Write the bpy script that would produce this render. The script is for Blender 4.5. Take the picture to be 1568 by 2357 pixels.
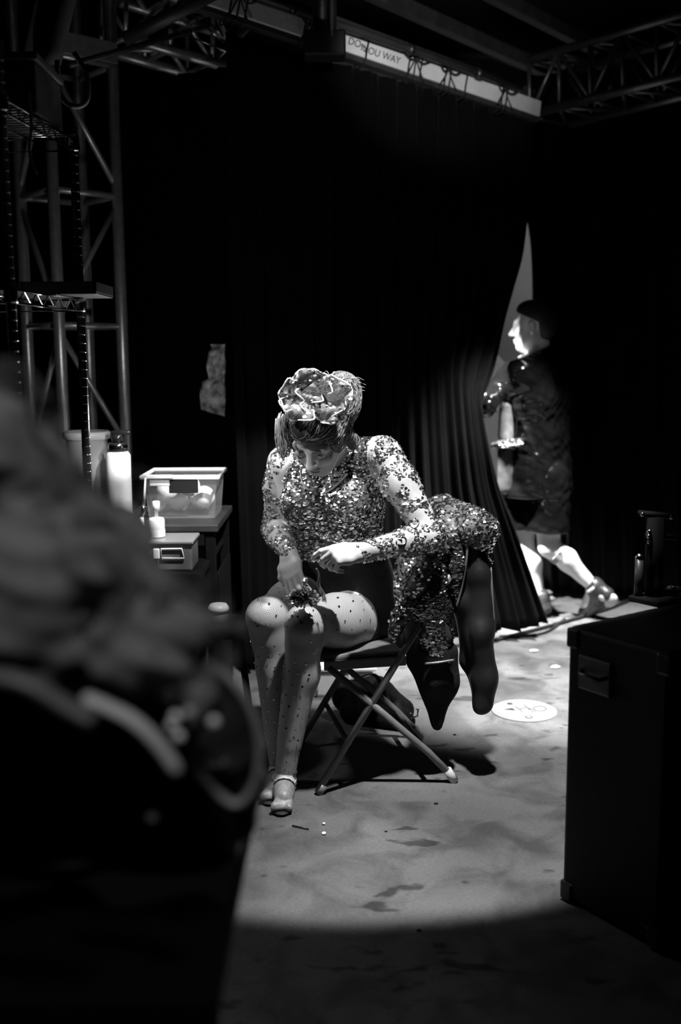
import bpy, bmesh, math, random
import numpy as np
from mathutils import Vector, Matrix, Euler
random.seed(7); RNG = np.random.default_rng(7)
for o in list(bpy.data.objects): bpy.data.objects.remove(o, do_unlink=True)
scn = bpy.context.scene
COL = scn.collection

# ------------------------------------------------------------------ camera
W, H, FPX, HORIZON = 1568, 2357, 2400.0, 820.0
CAMZ = 1.38
cam_d = bpy.data.cameras.new('camera'); cam = bpy.data.objects.new('camera', cam_d); COL.objects.link(cam)
cam_d.sensor_fit = 'VERTICAL'; cam_d.sensor_height = 36.0; cam_d.lens = 36.0 * FPX / H
cam.location = (0, 0, CAMZ)
PITCH = math.atan((H / 2 - HORIZON) / FPX); ROLL = -0.006
RC = Matrix.Rotation(math.pi / 2 - PITCH, 3, 'X') @ Matrix.Rotation(ROLL, 3, 'Z')
cam.rotation_euler = RC.to_euler()
cam_d.clip_start = 0.05
cam_d.dof.use_dof = True; cam_d.dof.focus_distance = 3.27
cam_d.dof.aperture_fstop = 1.75
scn.camera = cam

# ------------------------------------------------------------------ world, lights, exposure
wd = bpy.data.worlds.new('world'); scn.world = wd; wd.use_nodes = True
wd.node_tree.nodes['Background'].inputs[0].default_value = (1, 1, 1, 1)
wd.node_tree.nodes['Background'].inputs[1].default_value = 0.0012

def aim(o, tgt):
    o.rotation_euler = (Vector(tgt) - o.location).to_track_quat('-Z', 'Y').to_euler()
def spot(name, loc, tgt, watts, half, blend, radius):
    l = bpy.data.lights.new(name, 'SPOT'); l.energy = watts; l.spot_size = 2 * math.radians(half); l.spot_blend = blend
    l.shadow_soft_size = radius
    o = bpy.data.objects.new(name, l); COL.objects.link(o); o.location = loc; aim(o, tgt); return o
def bulb(name, loc, watts, radius):
    l = bpy.data.lights.new(name, 'POINT'); l.energy = watts; l.shadow_soft_size = radius
    o = bpy.data.objects.new(name, l); COL.objects.link(o); o.location = loc; return o
KEY = spot('overhead_spot', (0.40, 2.50, 2.95), (0.04, 3.72, 0.0), 640, 25.0, 0.10, 0.045)      # lamp over the dressing area
BACK = spot('rear_spot', (1.25, 4.50, 2.62), (1.0, 4.72, 0.0), 1350, 28, 0.55, 0.05)           # work lamp under the roof by the curtain
STAGE = spot('stage_spot', (-0.10, 4.82, 2.40), (1.12, 5.36, 0.12), 2700, 25, 1.0, 0.06)        # stage light beyond the curtain
SIDE = spot('side_spot', (-0.72, 2.10, 2.05), (-0.10, 3.22, 1.04), 75, 10.5, 0.6, 0.04)         # smaller lamp from the left of the dressing area
WASH = spot('stage_wash', (0.4, 6.2, 3.2), (1.5, 7.6, 1.6), 90, 40, 0.6, 0.1)                   # wash on the backdrop
TABLE = bulb('dressing_bulb', (-0.62, 3.30, 1.22), 7.0, 0.03)                                   # little lamp at the prop table
BEAM_FILL = spot('beam_fill', (0.35, 3.1, 2.5), (0.42, 5.0, 2.82), 110, 19, 0.8, 0.04)                # added spot to brighten the header beam; no fixture is known there
NEAR_FILL = spot('near_fill', (-0.05, 0.42, 1.98), (-0.20, 0.96, 1.02), 13, 24, 0.8, 0.05)         # added fill to brighten the near bag and tulle; no lamp is seen there

vs = scn.view_settings
vs.view_transform = 'Standard'; vs.look = 'None'; vs.exposure = 0.0; vs.gamma = 1.0; vs.use_curve_mapping = False

# ------------------------------------------------------------------ helpers
def ray(px, py):
    return RC @ Vector(((px - W / 2) / FPX, -(py - H / 2) / FPX, -1.0))
def at(px, py, Y):
    d = ray(px, py); return Vector((0, 0, CAMZ)) + d * (Y / d.y)
def ground(px, py, z=0.0):
    d = ray(px, py); return Vector((0, 0, CAMZ)) + d * ((z - CAMZ) / d.z)
def V(*a): return Vector(a)

MATS = {}
def mat(name, col, rough=0.6, metal=0.0, noise=0.0, nscale=20.0, bump=0.0, bscale=60.0, spec=0.5, coat=0.0, alpha=1.0, trans=0.0, sheen=0.0, detail=4.0, bdist=0.01):
    if name in MATS: return MATS[name]
    m = bpy.data.materials.new(name); m.use_nodes = True; nt = m.node_tree; p = nt.nodes['Principled BSDF']
    p.inputs['Base Color'].default_value = (col, col, col, 1)
    p.inputs['Roughness'].default_value = rough; p.inputs['Metallic'].default_value = metal
    p.inputs['Specular IOR Level'].default_value = spec
    p.inputs['Coat Weight'].default_value = coat; p.inputs['Coat Roughness'].default_value = 0.08
    p.inputs['Alpha'].default_value = alpha; p.inputs['Transmission Weight'].default_value = trans
    p.inputs['Sheen Weight'].default_value = sheen
    tc = nt.nodes.new('ShaderNodeTexCoord')
    if noise:
        n = nt.nodes.new('ShaderNodeTexNoise'); n.inputs['Scale'].default_value = nscale; n.inputs['Detail'].default_value = detail
        r = nt.nodes.new('ShaderNodeValToRGB')
        a, b = col * (1 - noise), min(1, col * (1 + noise))
        r.color_ramp.elements[0].color = (a, a, a, 1); r.color_ramp.elements[1].color = (b, b, b, 1)
        r.color_ramp.elements[0].position = 0.3; r.color_ramp.elements[1].position = 0.7
        nt.links.new(tc.outputs['Object'], n.inputs['Vector']); nt.links.new(n.outputs['Fac'], r.inputs['Fac'])
        nt.links.new(r.outputs['Color'], p.inputs['Base Color'])
    if bump:
        n = nt.nodes.new('ShaderNodeTexNoise'); n.inputs['Scale'].default_value = bscale; n.inputs['Detail'].default_value = 3
        b = nt.nodes.new('ShaderNodeBump'); b.inputs['Strength'].default_value = bump; b.inputs['Distance'].default_value = bdist
        nt.links.new(tc.outputs['Object'], n.inputs['Vector']); nt.links.new(n.outputs['Fac'], b.inputs['Height'])
        nt.links.new(b.outputs['Normal'], p.inputs['Normal'])
    MATS[name] = m; return m

def tag(o, label=None, cat=None, group=None, kind=None):
    if label: o['label'] = label
    if cat: o['category'] = cat
    if group: o['group'] = group
    if kind: o['kind'] = kind
    return o
def thing(name, label, cat, loc, group=None):
    o = bpy.data.objects.new(name, None); COL.objects.link(o); o.location = loc; o.empty_display_size = 0.05
    return tag(o, label, cat, group)
def root_loc(o):
    p = Vector((0, 0, 0))
    while o is not None: p += o.location; o = o.parent
    return p
def link_mesh(name, verts, faces, m, parent=None, origin=None, smooth=True):
    """verts in world space; shifted to the parent's (or own) origin"""
    off = root_loc(parent) if parent is not None else Vector(origin if origin is not None else (0, 0, 0))
    me = bpy.data.meshes.new(name)
    va = np.asarray(verts, dtype=np.float64).reshape(-1, 3) - np.array(off)
    if isinstance(faces, np.ndarray): faces = faces.tolist()
    me.from_pydata(va.tolist(), [], faces); me.validate(); me.update()
    if smooth: me.polygons.foreach_set('use_smooth', [True] * len(me.polygons))
    me.materials.append(m)
    o = bpy.data.objects.new(name, me); COL.objects.link(o)
    if parent is not None: o.parent = parent
    else: o.location = off
    return o

def frame_of(d):
    d = Vector(d).normalized(); a = Vector((0, 0, 1)) if abs(d.z) < 0.9 else Vector((1, 0, 0))
    x = d.cross(a).normalized(); return x, d.cross(x).normalized()
class MB:
    def __init__(s): s.v = []; s.f = []
    def add(s, vs_, fs):
        b = len(s.v); s.v += [tuple(v) for v in vs_]; s.f += [tuple(i + b for i in f) for f in fs]; return s
    def box(s, c, size, rot=None, bevel=0.0):
        c = Vector(c); hx, hy, hz = [q / 2 for q in size]
        R = rot if rot is not None else Matrix.Identity(3)
        if bevel <= 0:
            vs_ = [c + R @ Vector((x * hx, y * hy, z * hz)) for z in (-1, 1) for y in (-1, 1) for x in (-1, 1)]
            return s.add(vs_, [(0, 2, 3, 1), (4, 5, 7, 6), (0, 1, 5, 4), (2, 6, 7, 3), (0, 4, 6, 2), (1, 3, 7, 5)])
        bm = bmesh.new(); bmesh.ops.create_cube(bm, size=1.0)
        for v in bm.verts: v.co = Vector((v.co.x * size[0], v.co.y * size[1], v.co.z * size[2]))
        bmesh.ops.bevel(bm, geom=bm.edges[:], offset=bevel, segments=2, affect='EDGES', profile=0.5)
        bm.verts.ensure_lookup_table()
        vs_ = [c + R @ v.co for v in bm.verts]; fs = [[v.index for v in f.verts] for f in bm.faces]; bm.free()
        return s.add(vs_, fs)
    def tube(s, pts, r, n=10, cap=True, flat=None):
        pts = [Vector(p) for p in pts]; N = len(pts)
        rs = r if isinstance(r, (list, tuple)) else [r] * N
        x = None; rings = []
        for i, p in enumerate(pts):
            d = (pts[min(i + 1, N - 1)] - pts[max(i - 1, 0)])
            if d.length < 1e-9: d = Vector((0, 0, 1))
            d.normalize()
            if x is None: x, y = frame_of(d)
            else:
                x = (x - d * x.dot(d)); x = x.normalized() if x.length > 1e-6 else frame_of(d)[0]
                y = d.cross(x).normalized()
            fx = flat or 1.0
            rings.append([p + (x * math.cos(2 * math.pi * k / n) + y * math.sin(2 * math.pi * k / n) * fx) * rs[i] for k in range(n)])
        vs_ = [v for rg in rings for v in rg]; fs = []
        for i in range(N - 1):
            for k in range(n):
                a = i * n + k; b = i * n + (k + 1) % n; fs.append((a, b, b + n, a + n))
        if cap: fs.append(tuple(range(n))[::-1]); fs.append(tuple(range((N - 1) * n, N * n)))
        return s.add(vs_, fs)
    def lathe(s, prof, c, axis=(0, 0, 1), n=24, cap=True, arc=1.0):
        c = Vector(c); d = Vector(axis).normalized(); x, y = frame_of(d)
        vs_ = []; fs = []
        for (r, h) in prof:
            for k in range(n):
                a = 2 * math.pi * k / n; vs_.append(c + d * h + (x * math.cos(a) + y * math.sin(a)) * r)
        for i in range(len(prof) - 1):
            for k in range(n):
                a = i * n + k; b = i * n + (k + 1) % n; fs.append((a, b, b + n, a + n))
        if cap: fs.append(tuple(range(n))[::-1]); fs.append(tuple(range((len(prof) - 1) * n, len(prof) * n)))
        return s.add(vs_, fs)
    def grid(s, fn, nu, nv, thick=0.0):
        P = [[Vector(fn(u / nu, v / nv)) for v in range(nv + 1)] for u in range(nu + 1)]
        vs_ = [p for row in P for p in row]; q = nv + 1; fs = []
        for u in range(nu):
            for v in range(nv): fs.append((u * q + v, (u + 1) * q + v, (u + 1) * q + v + 1, u * q + v + 1))
        if thick:
            nrm = []
            for u in range(nu + 1):
                for v in range(nv + 1):
                    a = P[min(u + 1, nu)][v] - P[max(u - 1, 0)][v]; b = P[u][min(v + 1, nv)] - P[u][max(v - 1, 0)]
                    c = a.cross(b); nrm.append(c.normalized() if c.length > 1e-12 else Vector((0, 0, 1)))
            m0 = len(vs_); vs2 = [p + nn * thick for p, nn in zip(vs_, nrm)]
            f2 = [tuple(i + m0 for i in f[::-1]) for f in fs]
            edge = [(u * q) for u in range(nu + 1)] + [nu * q + v for v in range(1, nv + 1)] + [u * q + nv for u in range(nu - 1, -1, -1)] + [v for v in range(nv - 1, 0, -1)]
            sides = [(edge[i], edge[i] + m0, edge[(i + 1) % len(edge)] + m0, edge[(i + 1) % len(edge)]) for i in range(len(edge))]
            vs_ = vs_ + vs2; fs = fs + f2 + sides
        return s.add(vs_, fs)
    def ball(s, c, r, n=16, m=10, scale=(1, 1, 1), rot=None):
        c = Vector(c); R = rot if rot is not None else Matrix.Identity(3); vs_ = []; fs = []
        for i in range(m + 1):
            t = math.pi * i / m
            for k in range(n):
                a = 2 * math.pi * k / n
                vs_.append(c + R @ Vector((math.sin(t) * math.cos(a) * r * scale[0], math.sin(t) * math.sin(a) * r * scale[1], math.cos(t) * r * scale[2])))
        for i in range(m):
            for k in range(n):
                a = i * n + k; b = i * n + (k + 1) % n; fs.append((a, a + n, b + n, b))
        return s.add(vs_, fs)
    def build(s, name, m, parent=None, origin=None, smooth=True):
        return link_mesh(name, s.v, s.f, m, parent, origin, smooth)
def arc_smooth(o, ang=35):
    me = o.data
    for p in me.polygons: p.use_smooth = True
    try: me.set_sharp_from_angle(angle=math.radians(ang))
    except Exception: pass
    return o
def bez(pts, n=8):
    """Catmull-Rom through the points"""
    P = [Vector(p) for p in pts]; P = [P[0] * 2 - P[1]] + P + [P[-1] * 2 - P[-2]]; out = []
    for i in range(1, len(P) - 2):
        for k in range(n):
            t = k / n; a, b, c, d = P[i - 1], P[i], P[i + 1], P[i + 2]
            out.append(0.5 * ((2 * b) + (c - a) * t + (2 * a - 5 * b + 4 * c - d) * t * t + (3 * b - a - 3 * c + d) * t ** 3))
    out.append(P[-2]); return out

# ---------------- signed-distance modelling (bodies and draped cloth): smooth unions meshed with surface nets
class SDF:
    def __init__(s): s.p = []
    def cap(s, a, b, ra, rb, k=0.02):
        s.p.append(('c', np.array(a, float), np.array(b, float), ra, rb, k)); return s
    def chain(s, pts, rs, k=0.02):
        for i in range(len(pts) - 1): s.cap(pts[i], pts[i + 1], rs[i], rs[i + 1], k)
        return s
    def ell(s, c, r, axes=None, k=0.02, sub=False):
        A = np.eye(3) if axes is None else np.array([list(Vector(x).normalized()) for x in axes])
        s.p.append(('e' if not sub else 's', np.array(c, float), np.array(r, float), A, k)); return s
    def mesh(s, vox, clip=None, inflate=0.0, disp=None):
        lo = np.full(3, 1e9); hi = np.full(3, -1e9)
        for q in s.p:
            if q[0] == 'c':
                R = max(q[3], q[4]); lo = np.minimum(lo, np.minimum(q[1], q[2]) - R); hi = np.maximum(hi, np.maximum(q[1], q[2]) + R)
            elif q[0] == 'e':
                R = max(q[2]); lo = np.minimum(lo, q[1] - R); hi = np.maximum(hi, q[1] + R)
        lo -= inflate + 4 * vox; hi += inflate + 4 * vox
        n = np.ceil((hi - lo) / vox).astype(int) + 1
        F = np.full(n, 0.08, np.float32)
        ax = [lo[i] + vox * np.arange(n[i]) for i in range(3)]
        for q in s.p:
            k = q[-1]; m = k + 0.02 + inflate + 3 * vox
            if q[0] == 'c':
                R = max(q[3], q[4]); a = np.minimum(q[1], q[2]) - R - m; b = np.maximum(q[1], q[2]) + R + m
            else:
                R = max(q[2]); a = q[1] - R - m; b = q[1] + R + m
            i0 = np.maximum(np.floor((a - lo) / vox).astype(int), 0); i1 = np.minimum(np.ceil((b - lo) / vox).astype(int) + 1, n)
            if np.any(i1 <= i0): continue
            sl = tuple(slice(i0[j], i1[j]) for j in range(3))
            X = ax[0][sl[0]][:, None, None]; Y = ax[1][sl[1]][None, :, None]; Z = ax[2][sl[2]][None, None, :]
            if q[0] == 'c':
                d = q[2] - q[1]; L2 = max(float(d @ d), 1e-12)
                t = np.clip(((X - q[1][0]) * d[0] + (Y - q[1][1]) * d[1] + (Z - q[1][2]) * d[2]) / L2, 0, 1)
                D = np.sqrt((X - q[1][0] - t * d[0]) ** 2 + (Y - q[1][1] - t * d[1]) ** 2 + (Z - q[1][2] - t * d[2]) ** 2) - (q[3] + (q[4] - q[3]) * t)
            else:
                A = q[3]; dx, dy, dz = X - q[1][0], Y - q[1][1], Z - q[1][2]
                u = [(A[j][0] * dx + A[j][1] * dy + A[j][2] * dz) for j in range(3)]
                k0 = np.sqrt(sum((u[j] / q[2][j]) ** 2 for j in range(3))); k1 = np.sqrt(sum((u[j] / q[2][j] ** 2) ** 2 for j in range(3)))
                D = k0 * (k0 - 1) / np.maximum(k1, 1e-6)
            f = F[sl]
            if q[0] == 's':
                D = -D; h = np.maximum(k - np.abs(f - D), 0) / k; F[sl] = np.maximum(f, D) + h * h * k * 0.25
            else:
                h = np.maximum(k - np.abs(f - D), 0) / k; F[sl] = np.minimum(f, D) - h * h * k * 0.25
        F -= inflate
        if clip is not None or disp is not None:
            G = np.meshgrid(ax[0], ax[1], ax[2], indexing='ij', sparse=True)
            if disp is not None: F = F + disp(*G).astype(np.float32)
            if clip is not None: F = np.maximum(F, clip(*G).astype(np.float32))
        return surface_nets(F, lo, vox)
def surface_nets(F, lo, vox):
    S = F < 0; n = F.shape
    c = S[:-1, :-1, :-1].astype(np.int8)
    cnt = np.zeros(tuple(q - 1 for q in n), np.int8)
    for i in (0, 1):
        for j in (0, 1):
            for k in (0, 1): cnt += S[i:n[0] - 1 + i, j:n[1] - 1 + j, k:n[2] - 1 + k]
    act = (cnt > 0) & (cnt < 8); I = np.argwhere(act); N = len(I)
    idx = np.full(cnt.shape, -1, np.int32); idx[act] = np.arange(N)
    cor = [(i, j, k) for i in (0, 1) for j in (0, 1) for k in (0, 1)]
    val = {q: F[I[:, 0] + q[0], I[:, 1] + q[1], I[:, 2] + q[2]] for q in cor}
    acc = np.zeros((N, 3)); wt = np.zeros(N)
    for a in cor:
        for d in range(3):
            if a[d]: continue
            b = list(a); b[d] = 1; b = tuple(b); va, vb = val[a], val[b]
            cr = (va < 0) != (vb < 0); t = np.where(cr, va / np.where(np.abs(va - vb) < 1e-9, 1, va - vb), 0)
            p = np.tile(np.array(a, float), (N, 1)); p[:, d] += t
            acc[cr] += p[cr]; wt[cr] += 1
    P = lo + vox * (I + acc / wt[:, None])
    quads = []
    for d in range(3):
        sl0 = [slice(None)] * 3; sl1 = [slice(None)] * 3; sl0[d] = slice(0, n[d] - 1); sl1[d] = slice(1, n[d])
        A = S[tuple(sl0)]; B = S[tuple(sl1)]; E = np.argwhere(A != B)
        e1, e2 = [(1, 2), (2, 0), (0, 1)][d]
        ok = (E[:, e1] > 0) & (E[:, e2] > 0) & (E[:, e1] < n[e1] - 1) & (E[:, e2] < n[e2] - 1); E = E[ok]
        if not len(E): continue
        fl = A[E[:, 0], E[:, 1], E[:, 2]]
        def g(o1, o2):
            q = E.copy(); q[:, e1] -= o1; q[:, e2] -= o2; return idx[q[:, 0], q[:, 1], q[:, 2]]
        Q = np.stack([g(1, 1), g(0, 1), g(0, 0), g(1, 0)], 1); Q[~fl] = Q[~fl][:, ::-1]
        quads.append(Q)
    Q = np.concatenate(quads); return P, Q[(Q >= 0).all(1)]
def smooth_mesh(P, Q, it=2, lam=0.5):
    for _ in range(it):
        acc = np.zeros_like(P); w = np.zeros(len(P))
        for a, b in ((0, 1), (1, 2), (2, 3), (3, 0)):
            np.add.at(acc, Q[:, a], P[Q[:, b]]); np.add.at(acc, Q[:, b], P[Q[:, a]])
            np.add.at(w, Q[:, a], 1); np.add.at(w, Q[:, b], 1)
        P = P + lam * (acc / np.maximum(w, 1)[:, None] - P)
    return P
def join(*ms):
    Ps = []; Qs = []; b = 0
    for P, Q in ms: Ps.append(P); Qs.append(Q + b); b += len(P)
    return np.concatenate(Ps), np.concatenate(Qs)
def sample(P, Q, n, keep=None):
    a, b, c, d = (P[Q[:, i]] for i in range(4))
    N = np.cross(c - a, d - b); A = np.linalg.norm(N, axis=1); N /= np.maximum(A, 1e-12)[:, None]
    f = RNG.choice(len(Q), n, p=A / A.sum()); u = RNG.random((n, 1)); v = RNG.random((n, 1))
    pts = (a[f] * (1 - u) + b[f] * u) * (1 - v) + (d[f] * (1 - u) + c[f] * u) * v
    nn = N[f]
    if keep is not None: k = keep(pts, nn); pts, nn = pts[k], nn[k]
    return pts, nn
def sequin_mesh(pts, nrm, r, tilt, lift=0.0015, aspect=1.0, sides=6):
    n = len(pts); nn = nrm + RNG.normal(0, tilt, (n, 3)); nn /= np.linalg.norm(nn, axis=1)[:, None]
    up = np.array([0, 0, 1.0]); x = np.cross(np.broadcast_to(up, nn.shape), nn); x /= np.maximum(np.linalg.norm(x, axis=1), 1e-6)[:, None]; y = np.cross(nn, x)
    rr = r * (0.75 + 0.5 * RNG.random((n, 1))); c = pts + nrm * lift
    vs_ = np.stack([c + (x * math.cos(2 * math.pi * k / sides) * aspect + y * math.sin(2 * math.pi * k / sides)) * rr for k in range(sides)], 1).reshape(-1, 3)
    fs = np.arange(n * sides).reshape(n, sides); return vs_, fs
def vnoise(P, scale, seed=0):
    """cheap smooth value noise for patches, -1..1"""
    r = np.random.default_rng(seed); out = np.zeros(len(P))
    for _ in range(7):
        k = r.normal(0, 1, 3); k *= scale * (0.6 + 0.8 * r.random()) / np.linalg.norm(k); out += np.sin(P @ k * 2 * math.pi + r.random() * 6.28)
    return out / 3.0
# ------------------------------------------------------------------ materials
SKIN = mat('skin', 0.50, 0.5, noise=0.08, nscale=14)
VELVET = mat('black velvet', 0.003, 0.95, spec=0.04, noise=0.3, nscale=5, sheen=0.012)
VELVET2 = mat('deep black velvet', 0.0025, 0.95, spec=0.02, noise=0.3, nscale=5)
BLACK = mat('black paint', 0.012, 0.55, noise=0.25, nscale=9, spec=0.25)
BLKMETAL = mat('black metal', 0.02, 0.35, metal=0.2, bump=0.1)
ALU = mat('brushed aluminium', 0.5, 0.34, metal=0.7, noise=0.15, nscale=30, bump=0.05, bscale=120)
CHROME = mat('chrome', 0.55, 0.14, metal=1.0)
CHAIRM = mat('grey enamel', 0.13, 0.45, noise=0.12, nscale=40)
VINYL = mat('black vinyl', 0.004, 0.16, bump=0.25, bscale=14, bdist=0.02, coat=0.4, spec=0.35)
WHITEP = mat('white plastic', 0.78, 0.4, noise=0.05)
GREYP = mat('grey plastic', 0.34, 0.45, noise=0.08)
CLEARP = mat('clear plastic', 0.6, 0.25, alpha=0.07)
DARKCLOTH = mat('black cloth', 0.014, 0.85, noise=0.3, nscale=30, bump=0.3, bscale=200, spec=0.2)
MESHCLOTH = mat('dark sheer cloth', 0.07, 0.6, noise=0.35, nscale=60)
SEQ = mat('silver sequin', 0.9, 0.25, metal=1.0)
LEATHER = mat('dark leather', 0.028, 0.36, noise=0.3, nscale=12, bump=0.5, bscale=45, coat=0.25)
HAIRM = mat('dark brown hair', 0.03, 0.38, noise=0.4, nscale=60, spec=0.5)
WOOD = mat('weathered beam paint', 0.55, 0.7, noise=0.1, nscale=8, bump=0.2)
DARKSTEEL = mat('dark steel', 0.05, 0.5, metal=0.5, noise=0.3, nscale=12)

def floor_material():
    m = bpy.data.materials.new('worn asphalt'); m.use_nodes = True; nt = m.node_tree; p = nt.nodes['Principled BSDF']
    tc = nt.nodes.new('ShaderNodeTexCoord')
    def nz(sc, det, dist=0.0, sx=1, sy=1):
        mp = nt.nodes.new('ShaderNodeMapping'); mp.inputs['Scale'].default_value = (sx, sy, 1)
        n = nt.nodes.new('ShaderNodeTexNoise'); n.inputs['Scale'].default_value = sc; n.inputs['Detail'].default_value = det; n.inputs['Distortion'].default_value = dist
        nt.links.new(tc.outputs['Object'], mp.inputs['Vector']); nt.links.new(mp.outputs[0], n.inputs['Vector']); return n
    def ramp(n, a, b, ca, cb):
        r = nt.nodes.new('ShaderNodeValToRGB'); r.color_ramp.elements[0].position = a; r.color_ramp.elements[1].position = b
        r.color_ramp.elements[0].color = (ca, ca, ca, 1); r.color_ramp.elements[1].color = (cb, cb, cb, 1); nt.links.new(n.outputs['Fac'], r.inputs['Fac']); return r
    def mul(a, b):
        x = nt.nodes.new('ShaderNodeMix'); x.data_type = 'RGBA'; x.blend_type = 'MULTIPLY'; x.inputs[0].default_value = 1
        nt.links.new(a.outputs['Color'] if 'Color' in a.outputs else a.outputs[2], x.inputs[6]); nt.links.new(b.outputs['Color'] if 'Color' in b.outputs else b.outputs[2], x.inputs[7]); return x
    big = ramp(nz(1.6, 5, 0.4), 0.36, 0.62, 0.55, 1.0)
    pat = ramp(nz(6.5, 5, 0.6), 0.33, 0.55, 0.50, 1.0)
    spk = ramp(nz(140, 3, 0, 0.7, 1.6), 0.25, 0.75, 0.72, 1.15)
    blot = ramp(nz(11, 2, 0.2, 0.8, 1.5), 0.29, 0.36, 0.35, 1.0)
    base = nt.nodes.new('ShaderNodeRGB'); base.outputs[0].default_value = (0.15, 0.15, 0.15, 1)
    x = mul(mul(mul(mul(base, big), pat), spk), blot)
    nt.links.new(x.outputs[2], p.inputs['Base Color']); p.inputs['Roughness'].default_value = 0.75; p.inputs['Specular IOR Level'].default_value = 0.3
    b = nt.nodes.new('ShaderNodeBump'); b.inputs['Strength'].default_value = 0.35; b.inputs['Distance'].default_value = 0.004
    n = nz(180, 3); nt.links.new(n.outputs['Fac'], b.inputs['Height']); nt.links.new(b.outputs['Normal'], p.inputs['Normal'])
    return m
FLOORM = floor_material()

# ------------------------------------------------------------------ the shell
def slab(name, c, size, m):
    o = MB().box((0, 0, 0), size).build(name, m, None, None, False); o.location = c; tag(o, kind='structure'); return o
slab('floor', (0, 4.0, -0.05), (9.0, 10.0, 0.10), FLOORM)
slab('ceiling', (0, 4.0, 3.75), (9.0, 10.0, 0.10), BLACK)
slab('wall_left', (-3.0, 4.0, 1.85), (0.1, 10.0, 3.7), BLACK)
slab('wall_right', (3.2, 4.0, 1.85), (0.1, 10.0, 3.7), BLACK)
slab('wall_back', (0, 8.6, 1.85), (9.0, 0.1, 3.7), BLACK)
slab('wall_front', (0, -0.95, 1.85), (9.0, 0.1, 3.7), BLACK)

# ------------------------------------------------------------------ curtains
def lerp(a, b, t): return a + (b - a) * t
def poly(pts, t):
    x = t * (len(pts) - 1); i = min(int(x), len(pts) - 2); return lerp(pts[i], pts[i + 1], x - i)
def curtain(name, label, lefts, rights, nfold, amp, ease=1.0, nu=160, nv=40, phase=0.0, straight=None, m=None):
    """lefts/rights: points down the two side edges, top to bottom"""
    L = bez(lefts, 6); R = bez(rights, 6); S = bez(straight, 6) if straight else R
    hor = (R[0] - L[0]); nrm = V(hor.y, -hor.x, 0).normalized()
    def fn(u, v):
        a = poly(L, v); rs = poly(S, v); r = poly(R, v)
        e = u ** ease if ease != 1.0 else 0
        p = lerp(a, rs, u) + (r - rs) * e
        k = 2 * math.pi * nfold
        w = math.sin(k * u + phase + 0.5 * math.sin(5 * u + 1)) + 0.45 * math.sin(2.3 * k * u + 2 + 1.2 * v) + 0.35 * math.sin(0.37 * k * u + 0.6)
        return p + nrm * amp * w * (0.45 + 0.55 * v) + V(0, 0, 0.01 * math.sin(k * u * 0.5) * v)
    o = MB().grid(fn, nu, nv, 0.006).build(name, m or VELVET, None, (L[-1] + R[-1]) / 2)
    return tag(o, label, 'curtain')
tl = at(517, 74, 4.42); tr = at(1236, 270, 5.5)
bl = V(tl.x + 0.02, 4.42, 0.03)
edge = [(1228, 275, 5.5), (1222, 430, 5.48), (1208, 575, 5.42), (1186, 660, 5.38), (1164, 740, 5.34), (1142, 840, 5.2), (1112, 925, 5.10), (1116, 975, 5.06), (1131, 1050, 5.03), (1151, 1130, 5.02), (1186, 1220, 5.0), (1228, 1340, 4.99), (1262, 1436, 4.98)]
redge = [at(*e) for e in edge]
strt = [at(1236, 270, 5.5), V(tr.x + 0.02, 5.3, 1.4), V(tr.x + 0.02, 5.08, 0.03)]
main_curtain = curtain('stage_curtain', 'wide black velvet curtain behind the seated woman, pushed aside at its right edge', [tl, V(tl.x, 4.42, 1.5), bl], redge, 15, 0.022, 3.0, 200, 48, 0.4, strt)
lc_t = at(300, 190, 5.05); lc_r = at(545, 150, 4.62)
curtain('stage_curtain', 'narrow dark curtain panel between the truss tower and the wide curtain', [lc_t, V(lc_t.x + .03, 5.05, 1.5), V(lc_t.x + .25, 5.0, 0.03)], [lc_r, V(lc_r.x, 4.60, 1.4), V(lc_r.x + .02, 4.60, 0.03)], 6, 0.026, 1.0, 90, 40, 1.1)
rc_l = V(.90, 5.92, 2.86); rc_r = V(2.35, 5.55, 2.9)
curtain('stage_curtain', 'black curtain panel hanging behind the walking man on the right', [V(.90, 5.92, 2.86), V(.96, 5.91, 2.42), V(1.06, 5.9, 2.0), V(1.085, 5.9, 1.4), V(1.09, 5.9, .8), V(1.13, 5.88, .03)], [rc_r, V(2.35, 5.55, 1.5), V(2.35, 5.50, 0.03)], 10, 0.028, 1.0, 120, 40, 2.0, None, VELVET2)
curtain('stage_curtain', 'black curtain panel behind the truss tower on the far left', [V(-2.3, 5.6, 3.0), V(-2.3, 5.6, 1.5), V(-2.3, 5.6, 0.03)], [V(-0.95, 5.25, 3.0), V(-0.95, 5.25, 1.5), V(-0.95, 5.25, 0.03)], 11, 0.03, 1.0, 110, 30, 0.2)

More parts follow.
